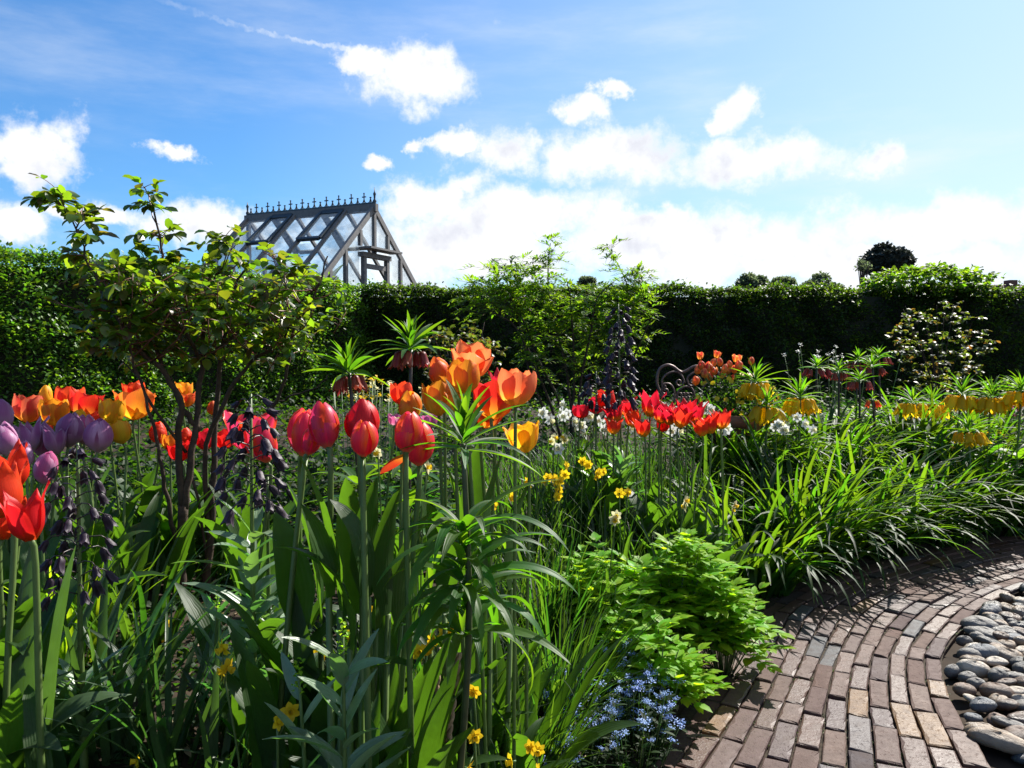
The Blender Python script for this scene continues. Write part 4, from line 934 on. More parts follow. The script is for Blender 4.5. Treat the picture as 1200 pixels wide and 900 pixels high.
leaf_tuft(612, 1.65, [(0, 0, .46, .085, .5, 1.3, .7), (.02, -.03, .42, .09, -.4, 1.25, 1.0), (-.04, 0, .5, .075, 1.9, 1.45, .3), (.05, .04, .48, .07, .1, 1.35, .6), (-.05, -.03, .4, .08, -2.0, 1.3, 1.1), (.0, .05, .5, .07, 2.8, 1.4, .5)], 'lush broad leaves under the golden yellow tulip', M_tulleaf)
leaf_tuft(300, 1.6, [(0, 0, .42, .09, .5, 1.4, .5), (-.04, -.03, .42, .085, 2.6, 1.35, .8), (.04, .02, .45, .08, 1.5, 1.45, .3), (0, -.05, .4, .08, -1.3, 1.35, 1.2)], 'dark broad leaves behind the black bell stem', M_tulleaf)
leaf_tuft(10, 1.2, [(-.03, .02, .26, .09, .3, 1.2, 1.7), (-.04, 0, .24, .08, -.4, 1.2, 1.5), (.02, .05, .42, .05, .8, 1.5, .2), (-.03, .06, .44, .05, 1.7, 1.5, .3)], 'wide grey green leaves curling at the left edge', M_glauc)
for k_, (px, d, lb) in enumerate([(690, 3.1, 'broad dark leaves below the left scarlet row'), (740, 3.0, 'broad dark leaves under the black bell spike'), (785, 2.95, 'broad glossy leaves below the middle of the scarlet row'),
                                  (828, 3.0, 'broad leaves at the right end of the scarlet row, above the daylilies')]):
    leaf_tuft(px, d, [(rng.normal(0, .07), rng.normal(0, .05), rng.uniform(.26, .40), rng.uniform(.075, .095), rng.uniform(0, 6.3), rng.uniform(1.1, 1.4), rng.uniform(.3, 1.2)) for _ in range(22)], lb, M_tulleaf)
for px, d, lb in [(60, 2.1, 'tulip leaves in shade under the lilac group'), (140, 2.3, 'tulip leaves under the pale golden tulip'), (95, 2.35, 'tulip leaves between the lilac and golden tulips'), (180, 2.6, 'tulip leaves left of the rose trunk'), (265, 2.6, 'tulip leaves right of the rose trunk')]:
    leaf_tuft(px, d, [(rng.normal(0, .08), rng.normal(0, .07), rng.uniform(.34, .46), rng.uniform(.05, .075), rng.uniform(0, 6.3), rng.uniform(1.2, 1.5), rng.uniform(.3, 1.0)) for _ in range(12)], lb, M_tulleaf)

# ------------------------------------------------------------------ persian fritillaries
def persica(px, ytop, ybell, yfoot, d, label, nb=24, bell=.021, leaves=(0, 0), lean=0, lsz=.10):
    t = P(px, ytop, d); b = P(px, yfoot, d); gz = g(b.x, d); 
    r0 = root('persian_fritillary', (b.x, d, gz), label, 'flower', 'tall dark bell flowers'); Hh = t.z-gz
    zb = P(px, ybell, d).z-gz
    q = smooth_line([(0, 0, -.02), (lean*.3, 0, Hh*.4), (lean, .01, Hh)], 5); mb = MB(); mb.add(*tube(q, np.linspace(.0085, .0025, len(q)), 7)); obj('stem', mb.mesh('stem', M_stem), r0)
    key = ('persica',)
    if key not in BC:
        mb = MB()
        for k_ in range(6): mb.add(*petal('bell', k_*math.pi/3, .36, 1, k_ % 2 == 1, .03, 3, 5))
        BC[key] = mb.mesh('bell', P_persica)
    for k_ in range(nb):
        f = (k_+.3)/nb; z = Hh*.99-(Hh*.99-zb)*f; a = k_*2.4+rng.normal(0, .25); out = .010+.030*min(1, f*1.6+.25)
        cx = lean*(z/Hh)**1.5; p0 = np.array([cx, 0, z]); p1 = p0+np.array([math.cos(a)*out, math.sin(a)*out, .008]); p2 = p1+np.array([math.cos(a)*.008, math.sin(a)*.008, -.006])
        dirv = Vector((math.cos(a)*.5+rng.normal(0, .15), math.sin(a)*.5+rng.normal(0, .15), -1 if f > .12 else -.3))
        bl = obj('bell', BC[key], r0, tuple(p2), orient(dirv, rng.uniform(0, 6)), bell*1.22*rng.uniform(.85, 1.1)*rng.uniform(.85, 1.15)*(.75+.25*min(1, f*3)))
        mb = MB(); mb.add(*tube([p0, (p0+p1)/2+np.array([0, 0, .004]), p1, p2], .0013, 4)); obj('pedicel', mb.mesh('pedicel', M_darkstem), bl if False else r0)
    z0, z1 = [P(px, y, d).z-gz for y in leaves]
    n = 34; zz = np.linspace(z0, z1, n); az = np.arange(n)*2.4; mb = MB()
    ba = np.stack([lean*(np.clip(zz, 0, 9)/Hh)**1.5, 0*zz, zz], 1); Ls = lsz*rng.uniform(.7, 1.2, n)
    mb.add(*straps(n, ba, az, Ls, Ls*.2, rng.uniform(.5, 1.0, n), rng.uniform(.2, 1.1, n), 7, .35, 'lance', rng.normal(0, .3, n), 1.3, rng.normal(0, .4, n))); obj('foliage', mb.mesh('foliage', M_silverlit), r0)
persica(98, 520, 700, 880, 1.4, 'loose black bell spike on a pale stem at the left front', 34, .024, (880, 800), 0)
persica(297, 462, 600, 760, 1.42, 'black bell spike in front of the pink red tulips with grey green leaves', 30, .025, (830, 625), .0, .13)
persica(315, 560, 592, 760, 1.5, 'short black bell stem just right of the taller foreground one', 6, .022, (800, 700), 0, .1)
persica(729, 356, 478, 560, 3.2, 'tall slender black bell spike against the dark hedge', 44, .034, (600, 540), -.02, .14)
persica(698, 435, 475, 600, 3.25, 'shorter black bell spike left of the tallest one', 16, .032, (640, 560), 0, .14)
# young stem with lance leaves, centre bottom
def lance_stem(px, ytop, yfoot, d, label, n, L, lean=0., wd=.23, mat=None, ybud=None):
    t = P(px, ytop, d); gz = g(t.x, d); Hh = t.z-gz; r0 = root('fritillary_shoot', (t.x-lean, d, gz), label, 'plant')
    q = smooth_line([(0, 0, -.02), (lean*.5, 0, Hh*.5), (lean, 0, Hh)], 4); mb = MB(); mb.add(*tube(q, np.linspace(.007, .002, len(q)), 7)); obj('stem', mb.mesh('stem', M_stem), r0)
    zz = Hh*np.linspace(.12, .93, n); az = np.where(np.arange(n) % 2 == 0, rng.normal(.1, .7, n), rng.normal(3.1, .8, n)); Ls = L*rng.uniform(.8, 1.15, n)*np.linspace(1, .7, n)
    ba = np.stack([lean*zz/Hh, 0*zz, zz], 1); mb = MB()
    mb.add(*straps(n, ba, az, Ls, Ls*wd, rng.uniform(.6, 1.1, n), rng.uniform(.0, .8, n), 9, .4, 'lance', rng.normal(0, .35, n), 1.4)); obj('foliage', mb.mesh('foliage', mat or M_silverlit), r0)
    mb = MB(); m_ = 26; ba = np.stack([lean+rng.normal(0, .003, m_), rng.normal(0, .003, m_), Hh+np.linspace(-.03, .02, m_)], 1)
    mb.add(*straps(m_, ba, np.arange(m_)*2.4, .009, .006, 1.0, 1.2, 3, .6, 'ovate')); obj('bud_spike', mb.mesh('bud_spike', M_lime), r0)
lance_stem(402, 745, 960, 1.05, 'young fritillary stem with silvery lance leaves and bud tip, bottom centre', 44, .14)
lance_stem(350, 790, 930, 1.1, 'small leafy shoot left of the silvery lance leaved stem', 14, .12, -.03)
lance_stem(255, 700, 900, 1.55, 'dark leaning shoot with lance leaves below the black bells', 18, .13, .02)

# ------------------------------------------------------------------ crown imperials
def imperial(px, yb, d, mat, label, group, bellL=.055, nb=6, ring=.045, leafL=.14, yfoot=None, stem=None, tuft=26, up=1.0, lmat=None, whorls=True, name='crown_imperial', tw=.14):
    t = P(px, yb, d); gz = g(t.x, d); Hh = t.z-gz; r0 = root(name, (t.x, d, gz), label, 'flower', group)
    q = smooth_line([(0, 0, -.02), (rng.normal(0, .015), 0, Hh*.5), (0, 0, Hh+.01)], 4); mb = MB(); mb.add(*tube(q, np.linspace(.0085, .006, len(q)), 8)); obj('stem', mb.mesh('stem', stem or M_darkstem), r0)
    n = tuft; mb = MB(); el = np.linspace(.1, 1.4, n)*up; Ls = leafL*rng.uniform(.75, 1.15, n)*(1-.4*np.sin(el)**2)
    mb.add(*straps(n, np.stack([0*el, 0*el, Hh+.004+.03*np.linspace(0, 1, n)], 1), np.arange(n)*2.4+rng.normal(0, .2, n), Ls, Ls*tw, el+rng.normal(0, .1, n), rng.uniform(.2, .9, n), 7, .4, 'lance', rng.normal(0, .2, n), 1.3))
    obj('leaf_tuft', mb.mesh('leaf_tuft', lmat or M_imp), r0); r0.rotation_euler = (rng.normal(0, .035), rng.normal(0, .035), rng.uniform(0, 6.3)); leafL0 = leafL
    for k_ in range(nb):
        a = k_*6.283/nb+rng.normal(0, .1)+.3; p0 = np.array([math.cos(a)*.006, math.sin(a)*.006, Hh]); p1 = np.array([math.cos(a)*ring, math.sin(a)*ring, Hh+.004])
        tl_ = rng.uniform(.15, .5); dv = Vector((math.cos(a)*tl_, math.sin(a)*tl_, -1)); bl = obj('bell', bloom_mesh('bell', mat, k_ % 3, .36), r0, tuple(p1), orient(dv, rng.uniform(0, 6)), bellL*rng.uniform(.78, 1.12))
    if nb:
        mb = MB()
        for k_ in range(nb):
            a = k_*6.283/nb+.3; mb.add(*tube([(0, 0, Hh-.004), (math.cos(a)*ring*.6, math.sin(a)*ring*.6, Hh+.012), (math.cos(a)*ring, math.sin(a)*ring, Hh+.002)], .0022, 5))
        obj('flower_stalks', mb.mesh('flower_stalks', M_stem), r0)
    if whorls:
        n = 40; zz = np.repeat(np.linspace(Hh*.08, Hh*.5, 5), 8); mb = MB(); Ls = leafL*1.15*rng.uniform(.8, 1.2, n)
        mb.add(*straps(n, np.stack([0*zz, 0*zz, zz], 1), np.arange(n)*.785+np.repeat([0, .4, .1, .5, .2], 8), Ls, Ls*.17, rng.uniform(.4, .9, n), rng.uniform(.7, 1.5, n), 7, .3, 'lance')); obj('foliage', mb.mesh('foliage', lmat or M_imp), r0)
    return r0
GY = 'yellow crown imperials behind the daylilies'
for px, y, d, lb in [(888, 450, 4.3, 'yellow crown imperial beside the terracotta pot, upper bloom'), (893, 478, 4.2, 'lower yellow crown imperial just under the one beside the pot'), (938, 468, 4.3, 'yellow crown imperial second from the pot'),
                     (1072, 474, 4.9, 'yellow crown imperial in shade, left of the right hand row'), (1094, 475, 5.1, 'small yellow crown imperial squeezed behind its taller neighbour'), (1118, 464, 4.7, 'yellow crown imperial with ragged flared bells, middle of the right row'),
                     (1158, 467, 4.6, 'yellow crown imperial on a clear pale stem near the right edge'), (1194, 460, 4.5, 'yellow crown imperial cut by the right edge'), (1138, 508, 4.3, 'low yellow crown imperial under the right hand row')]:
    imperial(px, y, d, P_bell, lb, GY, bellL=.098 if y < 500 else .08, nb=8, ring=.055, leafL=.20, stem=M_stem, tuft=30, tw=.09)
GD = 'brown red crown imperials in the left centre'
imperial(477, 413, 2.35, P_belred, 'crown imperial with dark brown red bells on a black stem', GD, .058, 5, .036, .165, tuft=34, up=1.05, tw=.13)
imperial(431, 440, 2.45, P_belred, 'fading crown imperial left of the dark belled one', GD, .06, 4, .034, .165, tuft=34, up=1.05, tw=.13)
GF = 'dark red fritillaries before the hedge'
for px, y, d, lb in [(958, 432, 5.0, 'dark red fritillary, leftmost of the group before the hedge'), (985, 437, 5.1, 'dark red fritillary between the leftmost and the middle one'), (1005, 425, 5.2, 'dark red fritillary in the middle of the group'),
                     (1027, 432, 5.0, 'dark red fritillary with hanging maroon bells, right of middle'), (1040, 420, 5.2, 'dark red fritillary with upturned buds, rightmost'), (1012, 448, 4.8, 'short dark red fritillary at the front of the group')]:
    imperial(px, y, d, P_belred, lb, GF, .055, 5, .06, .13, stem=M_darkstem, tuft=22, tw=.13, name='red_fritillary', up=.95)
imperial(1024, 470, 4.7, P_redor, 'low scarlet bell flower beneath the dark red fritillaries', GF, .05, 4, .035, .08, tuft=8, name='red_fritillary', whorls=False)
# spent crown imperial with whorls of drooping leaves, centre
def spent():
    d = 1.2; t = P(543, 520, d); gz = g(t.x, d); Hh = t.z-gz; r0 = root('leafy_crown_imperial', (t.x, d, gz), 'flowerless crown imperial with a green leaf tuft and drooping leaf whorls', 'plant')
    q = smooth_line([(-.02, 0, -.02), (-.016, .01, Hh*.3), (.008, 0, Hh*.68), (0, 0, Hh)], 5); mb = MB(); mb.add(*tube(q, np.linspace(.0075, .0045, len(q)), 8)); obj('stem', mb.mesh('stem', M_olive), r0)
    n = 26; el = np.linspace(-.25, 1.4, n); mb = MB(); Ls = .13*rng.uniform(.7, 1.1, n)
    mb.add(*straps(n, np.stack([0*el, 0*el, Hh-.01+.03*np.linspace(0, 1, n)], 1), np.arange(n)*2.4, Ls*(1-.35*np.sin(np.clip(el, 0, 2))**2), Ls*.125, el+.2, rng.uniform(.3, .9, n), 9, .4, 'lance', rng.normal(0, .2, n), 1.3)); obj('leaf_tuft', mb.mesh('leaf_tuft', M_imp), r0)
    zz = np.array([P(543, y, d).z-gz for y in (628, 640, 665, 690, 715, 745)])
    for k_, z in enumerate(zz):
        n = 12; Ls = rng.uniform(.11, .20, n)*(1+.12*np.cos(np.arange(n)*.5236+k_*.4)); mb = MB()
        mb.add(*straps(n, np.tile([0, 0, z], (n, 1))+rng.normal(0, .004, (n, 3)), np.arange(n)*.5236+k_*.4+rng.normal(0, .1, n), Ls, Ls*.12, rng.uniform(.2, 1.0, n), rng.uniform(.9, 2.3, n), 12, .35, 'lance', rng.normal(0, .15, n), 1.2, rng.normal(0, .3, n)))
        obj('leaf_whorl', mb.mesh('leaf_whorl', M_imp), r0)
spent()

# ------------------------------------------------------------------ daffodils
DF = {}
def daff_mesh(mat, cmat, kind):
    key = (mat.name, kind)
    if key not in DF:
        mb = MB(); n = 6; el = -.15 if kind == 'swept' else .25
        mb.add(*straps(n, (0, 0, 0), np.arange(n)*1.047, .5, .34, el, rng.uniform(-.2, .4, n), 5, .15, 'ovate', rng.normal(0, .15, n)))
        an = np.arange(12)*2*np.pi/12; rings = []
        for z, r_ in ((0, .09), (.12, .13), (.25, .14), (.32, .185)): rings.append(np.stack([np.cos(an)*r_*(1+.06*np.sin(an*5)*(z > .2)), np.sin(an)*r_*(1+.06*np.sin(an*5)*(z > .2)), an*0+z], 1))
        v = np.concatenate(rings); f = [(a*12+b, a*12+(b+1) % 12, (a+1)*12+(b+1) % 12, (a+1)*12+b) for a in range(3) for b in range(12)]
        mb.add(v, f, np.c_[np.zeros(48)+.5, v[:, 2]*3], 1); mb.add(*tube([(0, 0, -.22), (0, 0, 0)], [.05, .07], 6), mi=2)
        DF[key] = mb.mesh('flower', [mat, cmat, M_stem])
    return DF[key]
BL = []
for v in range(4):
    mb = MB(); mb.add(*straps(1, (0, 0, 0), 0, 1, .036, 1.45, rng.uniform(.3, 1.5), 9, .3, 'grass', 0, 2.2)); BL.append(mb.mesh('leaf', M_blade))
def daffodil(px, py, d, dia, mat, cmat, label, group, heads=1, face=None):
    t = P(px, py, d); bx, by = t.x+rng.normal(0, .03), d+rng.normal(0, .02); gz = g(bx, by); r0 = root('daffodil', (bx, by, gz), label, 'daffodil', group); e = np.array(t)-np.array([bx, by, gz])
    e[2] = max(e[2], .08); r0.location.z = t.z-e[2]
    q = smooth_line([(0, 0, -.03), e*np.array([.3, .3, .55]), e], 4); mb = MB(); mb.add(*tube(q, .0022, 5)); 
    for h in range(heads):
        o_ = np.array([0, 0, 0]) if h == 0 else rng.normal(0, dia*.55, 3)*np.array([1, .7, .8]); a = rng.uniform(-3.0, -.2) if face is None else face+rng.normal(0, .3); dv = Vector((math.cos(a), math.sin(a), rng.uniform(-.35, .25)))
        if h: mb.add(*tube([e-np.array([0, 0, .03]), e+o_], .0013, 4))
        obj('flower', daff_mesh(mat, cmat, 'flat' if rng.random() < .6 else 'swept'), r0, tuple(e+o_), orient(dv, rng.uniform(0, 6)), dia*rng.uniform(.9, 1.1))
    obj('stem', mb.mesh('stem', M_stem), r0)
    for k_ in range(3): obj('leaf', BL[k_], r0, (rng.normal(0, .01), rng.normal(0, .01), 0), (0, 0, rng.uniform(0, 6.3)), (e[2]+.03)*rng.uniform(.7, 1.05))
GW, GYD, GN = 'white daffodils in the middle of the bed', 'yellow daffodils in the middle of the bed', 'low golden daffodils in the foreground'
W_, C_, Y_ = (P_white, P_cream), (P_cream, P_daff), (P_daff, P_daff)
for px, py, d, lb, h in [(637, 484, 3.5, 'white daffodil left of its cluster beside the golden tulip', 2), (645, 492, 3.4, 'white daffodil just behind the golden tulip petal', 2), (661, 474, 3.7, 'highest cream white daffodil of its cluster', 2), (664, 486, 3.5, 'white daffodil under the highest one', 3),
                         (672, 493, 3.4, 'white daffodil in the middle of the cluster', 3), (679, 496, 3.4, 'white daffodil right of the cluster middle', 2), (692, 488, 3.5, 'white daffodil beneath the scarlet tulips', 3), (703, 493, 3.4, 'white daffodil beside the short black spike', 3), (708, 503, 3.3, 'low white daffodil beside the black spikes', 2),
                         (735, 503, 3.4, 'white daffodil under the spiky scarlet tulip', 2), (655, 526, 3.0, 'single nodding white daffodil below the cluster', 1), (796, 506, 3.4, 'white daffodil seen between scarlet tulip stems', 2), (828, 476, 3.8, 'white daffodil above the scarlet trio', 3), (846, 505, 3.4, 'white daffodil right of the scarlet trio', 3),
                         (908, 500, 3.9, 'white daffodil below the first yellow crown imperial', 3), (920, 503, 3.9, 'white daffodil right of the one below the crown imperial', 3), (943, 497, 4.0, 'white daffodil under the second yellow crown imperial', 3), (590, 472, 3.4, 'white daffodil half hidden behind the orange tulips', 2)]:
    daffodil(px, py, d, .058, *W_, lb, GW, h)
for px, py, d, lb, h, cc in [(650, 513, 3.0, 'pale yellow daffodil above the nodding white one', 2, C_), (661, 512, 3.0, 'pale yellow daffodil right of its twin', 2, C_), (683, 541, 2.8, 'yellow daffodil with double bloom', 3, Y_), (706, 553, 2.8, 'yellow daffodil, right one of a close pair', 2, Y_), (699, 558, 2.75, 'yellow daffodil, left one of a close pair', 2, Y_),
                             (660, 555, 2.8, 'yellow daffodil at the top of the yellow cluster', 2, Y_), (651, 565, 2.7, 'yellow daffodil in the middle of the yellow cluster', 4, Y_), (642, 560, 2.75, 'yellow daffodil at the left of the yellow cluster', 2, Y_), (655, 573, 2.65, 'yellow daffodil at the foot of the yellow cluster', 3, Y_),
                             (726, 578, 2.6, 'small yellow daffodil, left of two alone in the grass leaves', 1, Y_), (736, 577, 2.6, 'small yellow daffodil, right of two alone in the grass leaves', 1, Y_), (722, 604, 2.35, 'cream yellow daffodil above the lime green plant', 2, C_), (803, 587, 2.6, 'cream yellow daffodil near the daylilies', 2, C_),
                             (858, 598, 2.9, 'cream yellow daffodil poking from the daylily leaves', 2, C_), (572, 578, 2.2, 'cream daffodil right of the whorled plant', 1, C_), (603, 583, 2.1, 'yellow daffodil beside the broad leaves', 1, Y_), (620, 565, 2.3, 'yellow daffodil half behind the golden tulip stem', 1, Y_), (577, 591, 2.15, 'small yellow daffodil low beside the cream one', 1, Y_),
                             (443, 530, 2.2, 'pale daffodil between the foreground tulip stems', 1, C_), (500, 548, 2.1, 'cream daffodil behind the crimson tulips', 1, C_)]:
    daffodil(px, py, d, .040, *cc, lb, GYD, h)
for px, py, d, lb, h in [(555, 809, 1.32, 'golden daffodil standing alone at the bottom centre', 1), (556, 862, 1.25, 'golden daffodil below the lone one at the bottom centre', 2), (630, 879, 1.4, 'golden daffodil at the bottom beside the forget-me-nots', 2), (600, 893, 1.3, 'golden daffodil on the bottom edge, right of centre', 2), (484, 880, 1.45, 'golden daffodil in shade on the bottom edge', 2),
                         (262, 786, 1.25, 'golden daffodil at the lower left beside a pale stem', 3), (325, 845, 1.15, 'golden daffodil hidden behind the silvery shoot', 2), (160, 892, 1.35, 'golden daffodil on the bottom edge at the left', 1), (187, 740, 1.9, 'shaded golden daffodil left of the rose trunk', 3), (193, 775, 1.85, 'shaded golden daffodil under the one by the trunk', 2),
                         (280, 755, 1.9, 'shaded golden daffodil right of the rose trunk', 1), (440, 722, 1.7, 'shaded golden daffodil under the curling leaf', 3), (375, 768, 1.6, 'shaded golden daffodil left of the silvery leaf spike', 3), (412, 745, 1.65, 'shaded golden daffodil behind the silvery spike', 1), (522, 742, 1.5, 'golden daffodil under the drooping whorl', 2), (500, 762, 1.5, 'golden daffodil in deep shade below the whorls', 3)]:
    daffodil(px, py, d, .034, *Y_, lb, GN, h)
# yellow and cream flower spikes behind the tulips
def spike_patch(px, py, d, mat, label, n, rw, hz, name='wallflower'):
    c = P(px, py, d); gz = g(c.x, d); r0 = root(name, (c.x, d, gz), label, 'flower'); hh = c.z-gz; fm = MB(); st = MB(); lv = MB()
    key = ('small', mat.name)
    for k_ in range(n):
        x, y = rng.normal(0, rw*.5), rng.normal(0, rw*.4); z = hh+rng.uniform(-hz, hz)
        st.add(*tube([(x*.4, y*.4, 0), (x*.8, y*.8, z*.5), (x, y, z)], .0018, 4))
        m_ = 10; ba = np.array([x, y, z])+rng.normal(0, .012, (m_, 3)); ba = np.array([x, y, z])+rng.normal(0, .007, (m_, 3)); fm = MB(); fm.add(*straps(m_, ba, rng.uniform(0, 6.3, m_), .016, .014, rng.uniform(-.2, 1, m_), .4, 2, .2, 'ovate')); obj('flower_spike', fm.mesh('flower_spike', mat), r0)
        m_ = 8; ba = np.c_[np.linspace(x*.5, x, m_), np.linspace(y*.5, y, m_), np.linspace(z*.3, z*.9, m_)]; lv.add(*straps(m_, ba, rng.uniform(0, 6.3, m_), .05, .01, .6, .6, 3, .2, 'lance'))
    obj('stems', st.mesh('stems', M_stem), r0); obj('foliage', lv.mesh('foliage', M_cover), r0)
spike_patch(410, 452, 3.6, P_cream, 'cream flower spikes left of the fading crown imperial', 10, .12, .03)
spike_patch(432, 455, 3.5, P_daff, 'yellow wallflowers behind the foreground tulips', 16, .16, .05)
spike_patch(458, 460, 3.4, P_cream, 'cream flower spikes beside the dark crown imperial stem', 8, .1, .04)
spike_patch(985, 415, 5.6, P_white, 'white flowering sprays behind the dark red fritillaries', 16, .34, .07, 'white_flowers')
spike_patch(1180, 480, 5.4, P_mag, 'magenta flowers beneath the rightmost crown imperials', 14, .3, .05, 'magenta_flowers')
spike_patch(1060, 490, 5.2, P_cream, 'thin pale flowering stems between fritillaries and crown imperials', 20, .4, .1, 'pale_flowers')
spike_patch(1165, 515, 4.4, P_daff, 'small yellow flowers among daylily leaves at the right', 6, .2, .05, 'yellow_flowers')

# ------------------------------------------------------------------ terracotta pot with its planting
def lathe(prf, sides=28):
    v = []; an = np.arange(sides)*2*np.pi/sides
    for r_, z in prf: v.append(np.stack([np.cos(an)*r_, np.sin(an)*r_, an*0+z], 1))
    f = [(a*sides+b, a*sides+(b+1) % sides, (a+1)*sides+(b+1) % sides, (a+1)*sides+b) for a in range(len(prf)-1) for b in range(sides)]
    return np.concatenate(v), f
pd = 4.55; pc = P(862, 485, pd); pz = g(pc.x, pd); ph = pc.z-pz
pot = root('flower_pot', (pc.x, pd, pz), 'terracotta flower pot standing behind the scarlet tulips', 'pot')
mb = MB(); mb.add(*lathe([(.001, 0), (.10, 0), (.15, ph-.07), (.155, ph-.065), (.172, ph-.065), (.176, ph), (.158, ph+.002), (.15, ph-.05)])); obj('body', mb.mesh('body', M_terra), pot)
mb = MB(); mb.add(*lathe([(.151, ph-.03), (.08, ph-.018), (.001, ph-.012)])); obj('soil', mb.mesh('soil', M_soil), pot)
def viola():
    r0 = root('yellow_violas', (pc.x, pd, pc.z-.01), 'yellow violas spilling over the rim of the terracotta pot', 'flower'); lv = MB(); n = 1100
    v = rng.normal(0, 1, (n, 3)); v /= np.linalg.norm(v, axis=1)[:, None]; pts = v*np.array([.24, .2, .17])*rng.uniform(.3, 1, n)[:, None]**.5+np.array([0, 0, .09]); pts[:, 2] = np.maximum(pts[:, 2], -.04)
    lv.add(*leaf_cloud(n, pts, .035)); obj('foliage', lv.mesh('foliage', M_cover), r0)
    mb = MB(); mb.add(*straps(5, (0, 0, 0), np.arange(5)*1.256, .5, .5, .2, .3, 3, .1, 'wedge')); fm = mb.mesh('flower', P_daff)
    for k_ in range(46):
        v = rng.normal(0, 1, 3); v /= np.linalg.norm(v); v[1] = -abs(v[1]); p = v*np.array([.25, .2, .16])+np.array([0, 0, .10])
        if p[2] > -.03: obj('flower', fm, r0, tuple(p), orient(Vector(v)+Vector((0, -.6, .2)), 0), .032)
viola()
POS = [(820, 416), (839, 414), (834, 424), (844, 423), (830, 429), (822, 427), (826, 436), (836, 434), (848, 431), (855, 426), (861, 432), (863, 419), (880, 422), (857, 443), (815, 445), (817, 432), (852, 433), (866, 427), (845, 437), (832, 440)]
LP = ['leftmost high', 'tallest central', 'left of the tallest', 'right of the tallest', 'half hidden left', 'small left', 'low left', 'plump middle', 'pale right of middle', 'red right of middle', 'low right', 'wide open upper right', 'outermost right', 'lowest right', 'lowest left bud', 'outer left bud', 'narrow middle', 'back right', 'lower middle', 'bottom central']
for k_, (px, py) in enumerate(POS):
    dd = pd+rng.uniform(-.12, .12); hp = rng.uniform(11, 15); topp = P(px, py+hp/2, dd); r0 = root('potted_tulip', (pc.x+(topp.x-pc.x)*.35, pd, pc.z-.02), 'small red and yellow tulip in the terracotta pot, '+LP[k_], 'tulip', GS)
    e = np.array(topp)-np.array(r0.location); mb = MB(); mb.add(*tube(smooth_line([(0, 0, 0), e*np.array([.4, .4, .55]), e], 3), .0026, 5)); obj('stem', mb.mesh('stem', M_stem), r0)
    obj('bloom', bloom_mesh('open' if k_ in (0, 1, 11) else 'closed', P_spec, k_ % 3, .38), r0, tuple(e), orient((rng.normal(0, .15), rng.normal(0, .1), 1), rng.uniform(0, 6)), hp*dd/FPX*.82)
    obj('leaf', BL[k_ % 4], r0, (0, 0, 0), (0, 0, rng.uniform(0, 6.3)), e[2]*.9)

# ------------------------------------------------------------------ wrought iron chair
def chair():
    d = 4.9; c = P(812, 430, d); gz = g(c.x, d)
    r0 = root('garden_chair', (c.x, d, gz), 'rusty wrought iron garden chair with scrolled heart shaped back', 'chair')
    def Q(px, py, off=0): p = P(px, py, d+off); return (p.x-c.x, p.y-d, p.z-gz)
    zs = .38
    def part(name, lines, r_=.006):
        mb = MB()
        for ln in lines: mb.add(*tube(smooth_line(ln, 5), r_, 6))
        obj(name, mb.mesh(name, M_rust), r0)
    lo = Q(782, 475)
    part('back_frame', [[(-.235, 0, zs), (-.22, 0, zs+.12), Q(778, 468), Q(770, 450), Q(772, 434), Q(780, 428), Q(788, 429), Q(798, 436), Q(805, 434), Q(815, 429), Q(833, 430), Q(843, 440), Q(843, 455), Q(836, 470), (.19, 0, zs+.1), (.2, 0, zs)]], .009)
    def spiral(cx, cy, r0_, turns, sgn, a0): return [Q(cx+r0_*(1-.8*t)*math.cos(a0+sgn*t*turns*6.28), cy-r0_*(1-.8*t)*math.sin(a0+sgn*t*turns*6.28)) for t in np.linspace(0, 1, 12)]
    L1 = [Q(777, 458), Q(776, 445), Q(784, 437), Q(794, 436), Q(800, 442), Q(802, 449)]+spiral(796, 448, 5, 1.2, -1, 0)
    L2 = [Q(838, 456), Q(838, 443), Q(828, 437), Q(815, 436), Q(806, 442)]+spiral(811, 448, 5, 1.2, 1, math.pi)
    L3 = [Q(790, 472), Q(790, 458), Q(785, 450), Q(777, 450)]+spiral(780, 458, 5, 1.3, 1, math.pi/2)
    L4 = [Q(822, 472), Q(822, 458), Q(828, 450), Q(836, 450)]+spiral(832, 458, 5, 1.3, -1, math.pi/2)
    L5 = [Q(793, 475), Q(794, 460), Q(803, 453), Q(812, 457), Q(816, 475)]
    part('back_scroll', [L1], .006); part('back_scroll', [L2], .006); part('back_scroll', [L3], .006); part('back_scroll', [L4], .006); part('back_arch', [L5], .006)
    part('back_lattice', [[Q(797+3*math.cos(a)+k_*4, 463+2.6*math.sin(a)+j*5) for a in np.linspace(0, 6.28, 7)] for k_ in range(4) for j in range(3)], .003)
    mb = MB(); an = np.linspace(0, 6.283, 25)
    ring = [(math.cos(a)*.21, -.2+math.sin(a)*.2, zs) for a in an]; mb.add(*tube(ring, .009, 6))
    for k_ in range(-4, 5):
        x = k_*.045; h = math.sqrt(max(.001, .2**2-(x*.95)**2)); mb.add(*beam((x, -.2-h, zs), (x, -.2+h, zs), .012, .004))
        y = -.2+x; mb.add(*beam((-h, y, zs+.004), (h, y, zs+.004), .012, .003))
    obj('seat', mb.mesh('seat', M_rust), r0)
    for x, y in ((-.2, 0), (.2, 0), (-.17, -.36), (.17, -.36)):
        mb = MB(); mb.add(*tube(smooth_line([(x, y, zs), (x*1.02, y*1.02, zs*.5), (x*1.15, y*1.08, 0)], 3), .009, 6)); obj('leg', mb.mesh('leg', M_rust), r0)
chair()

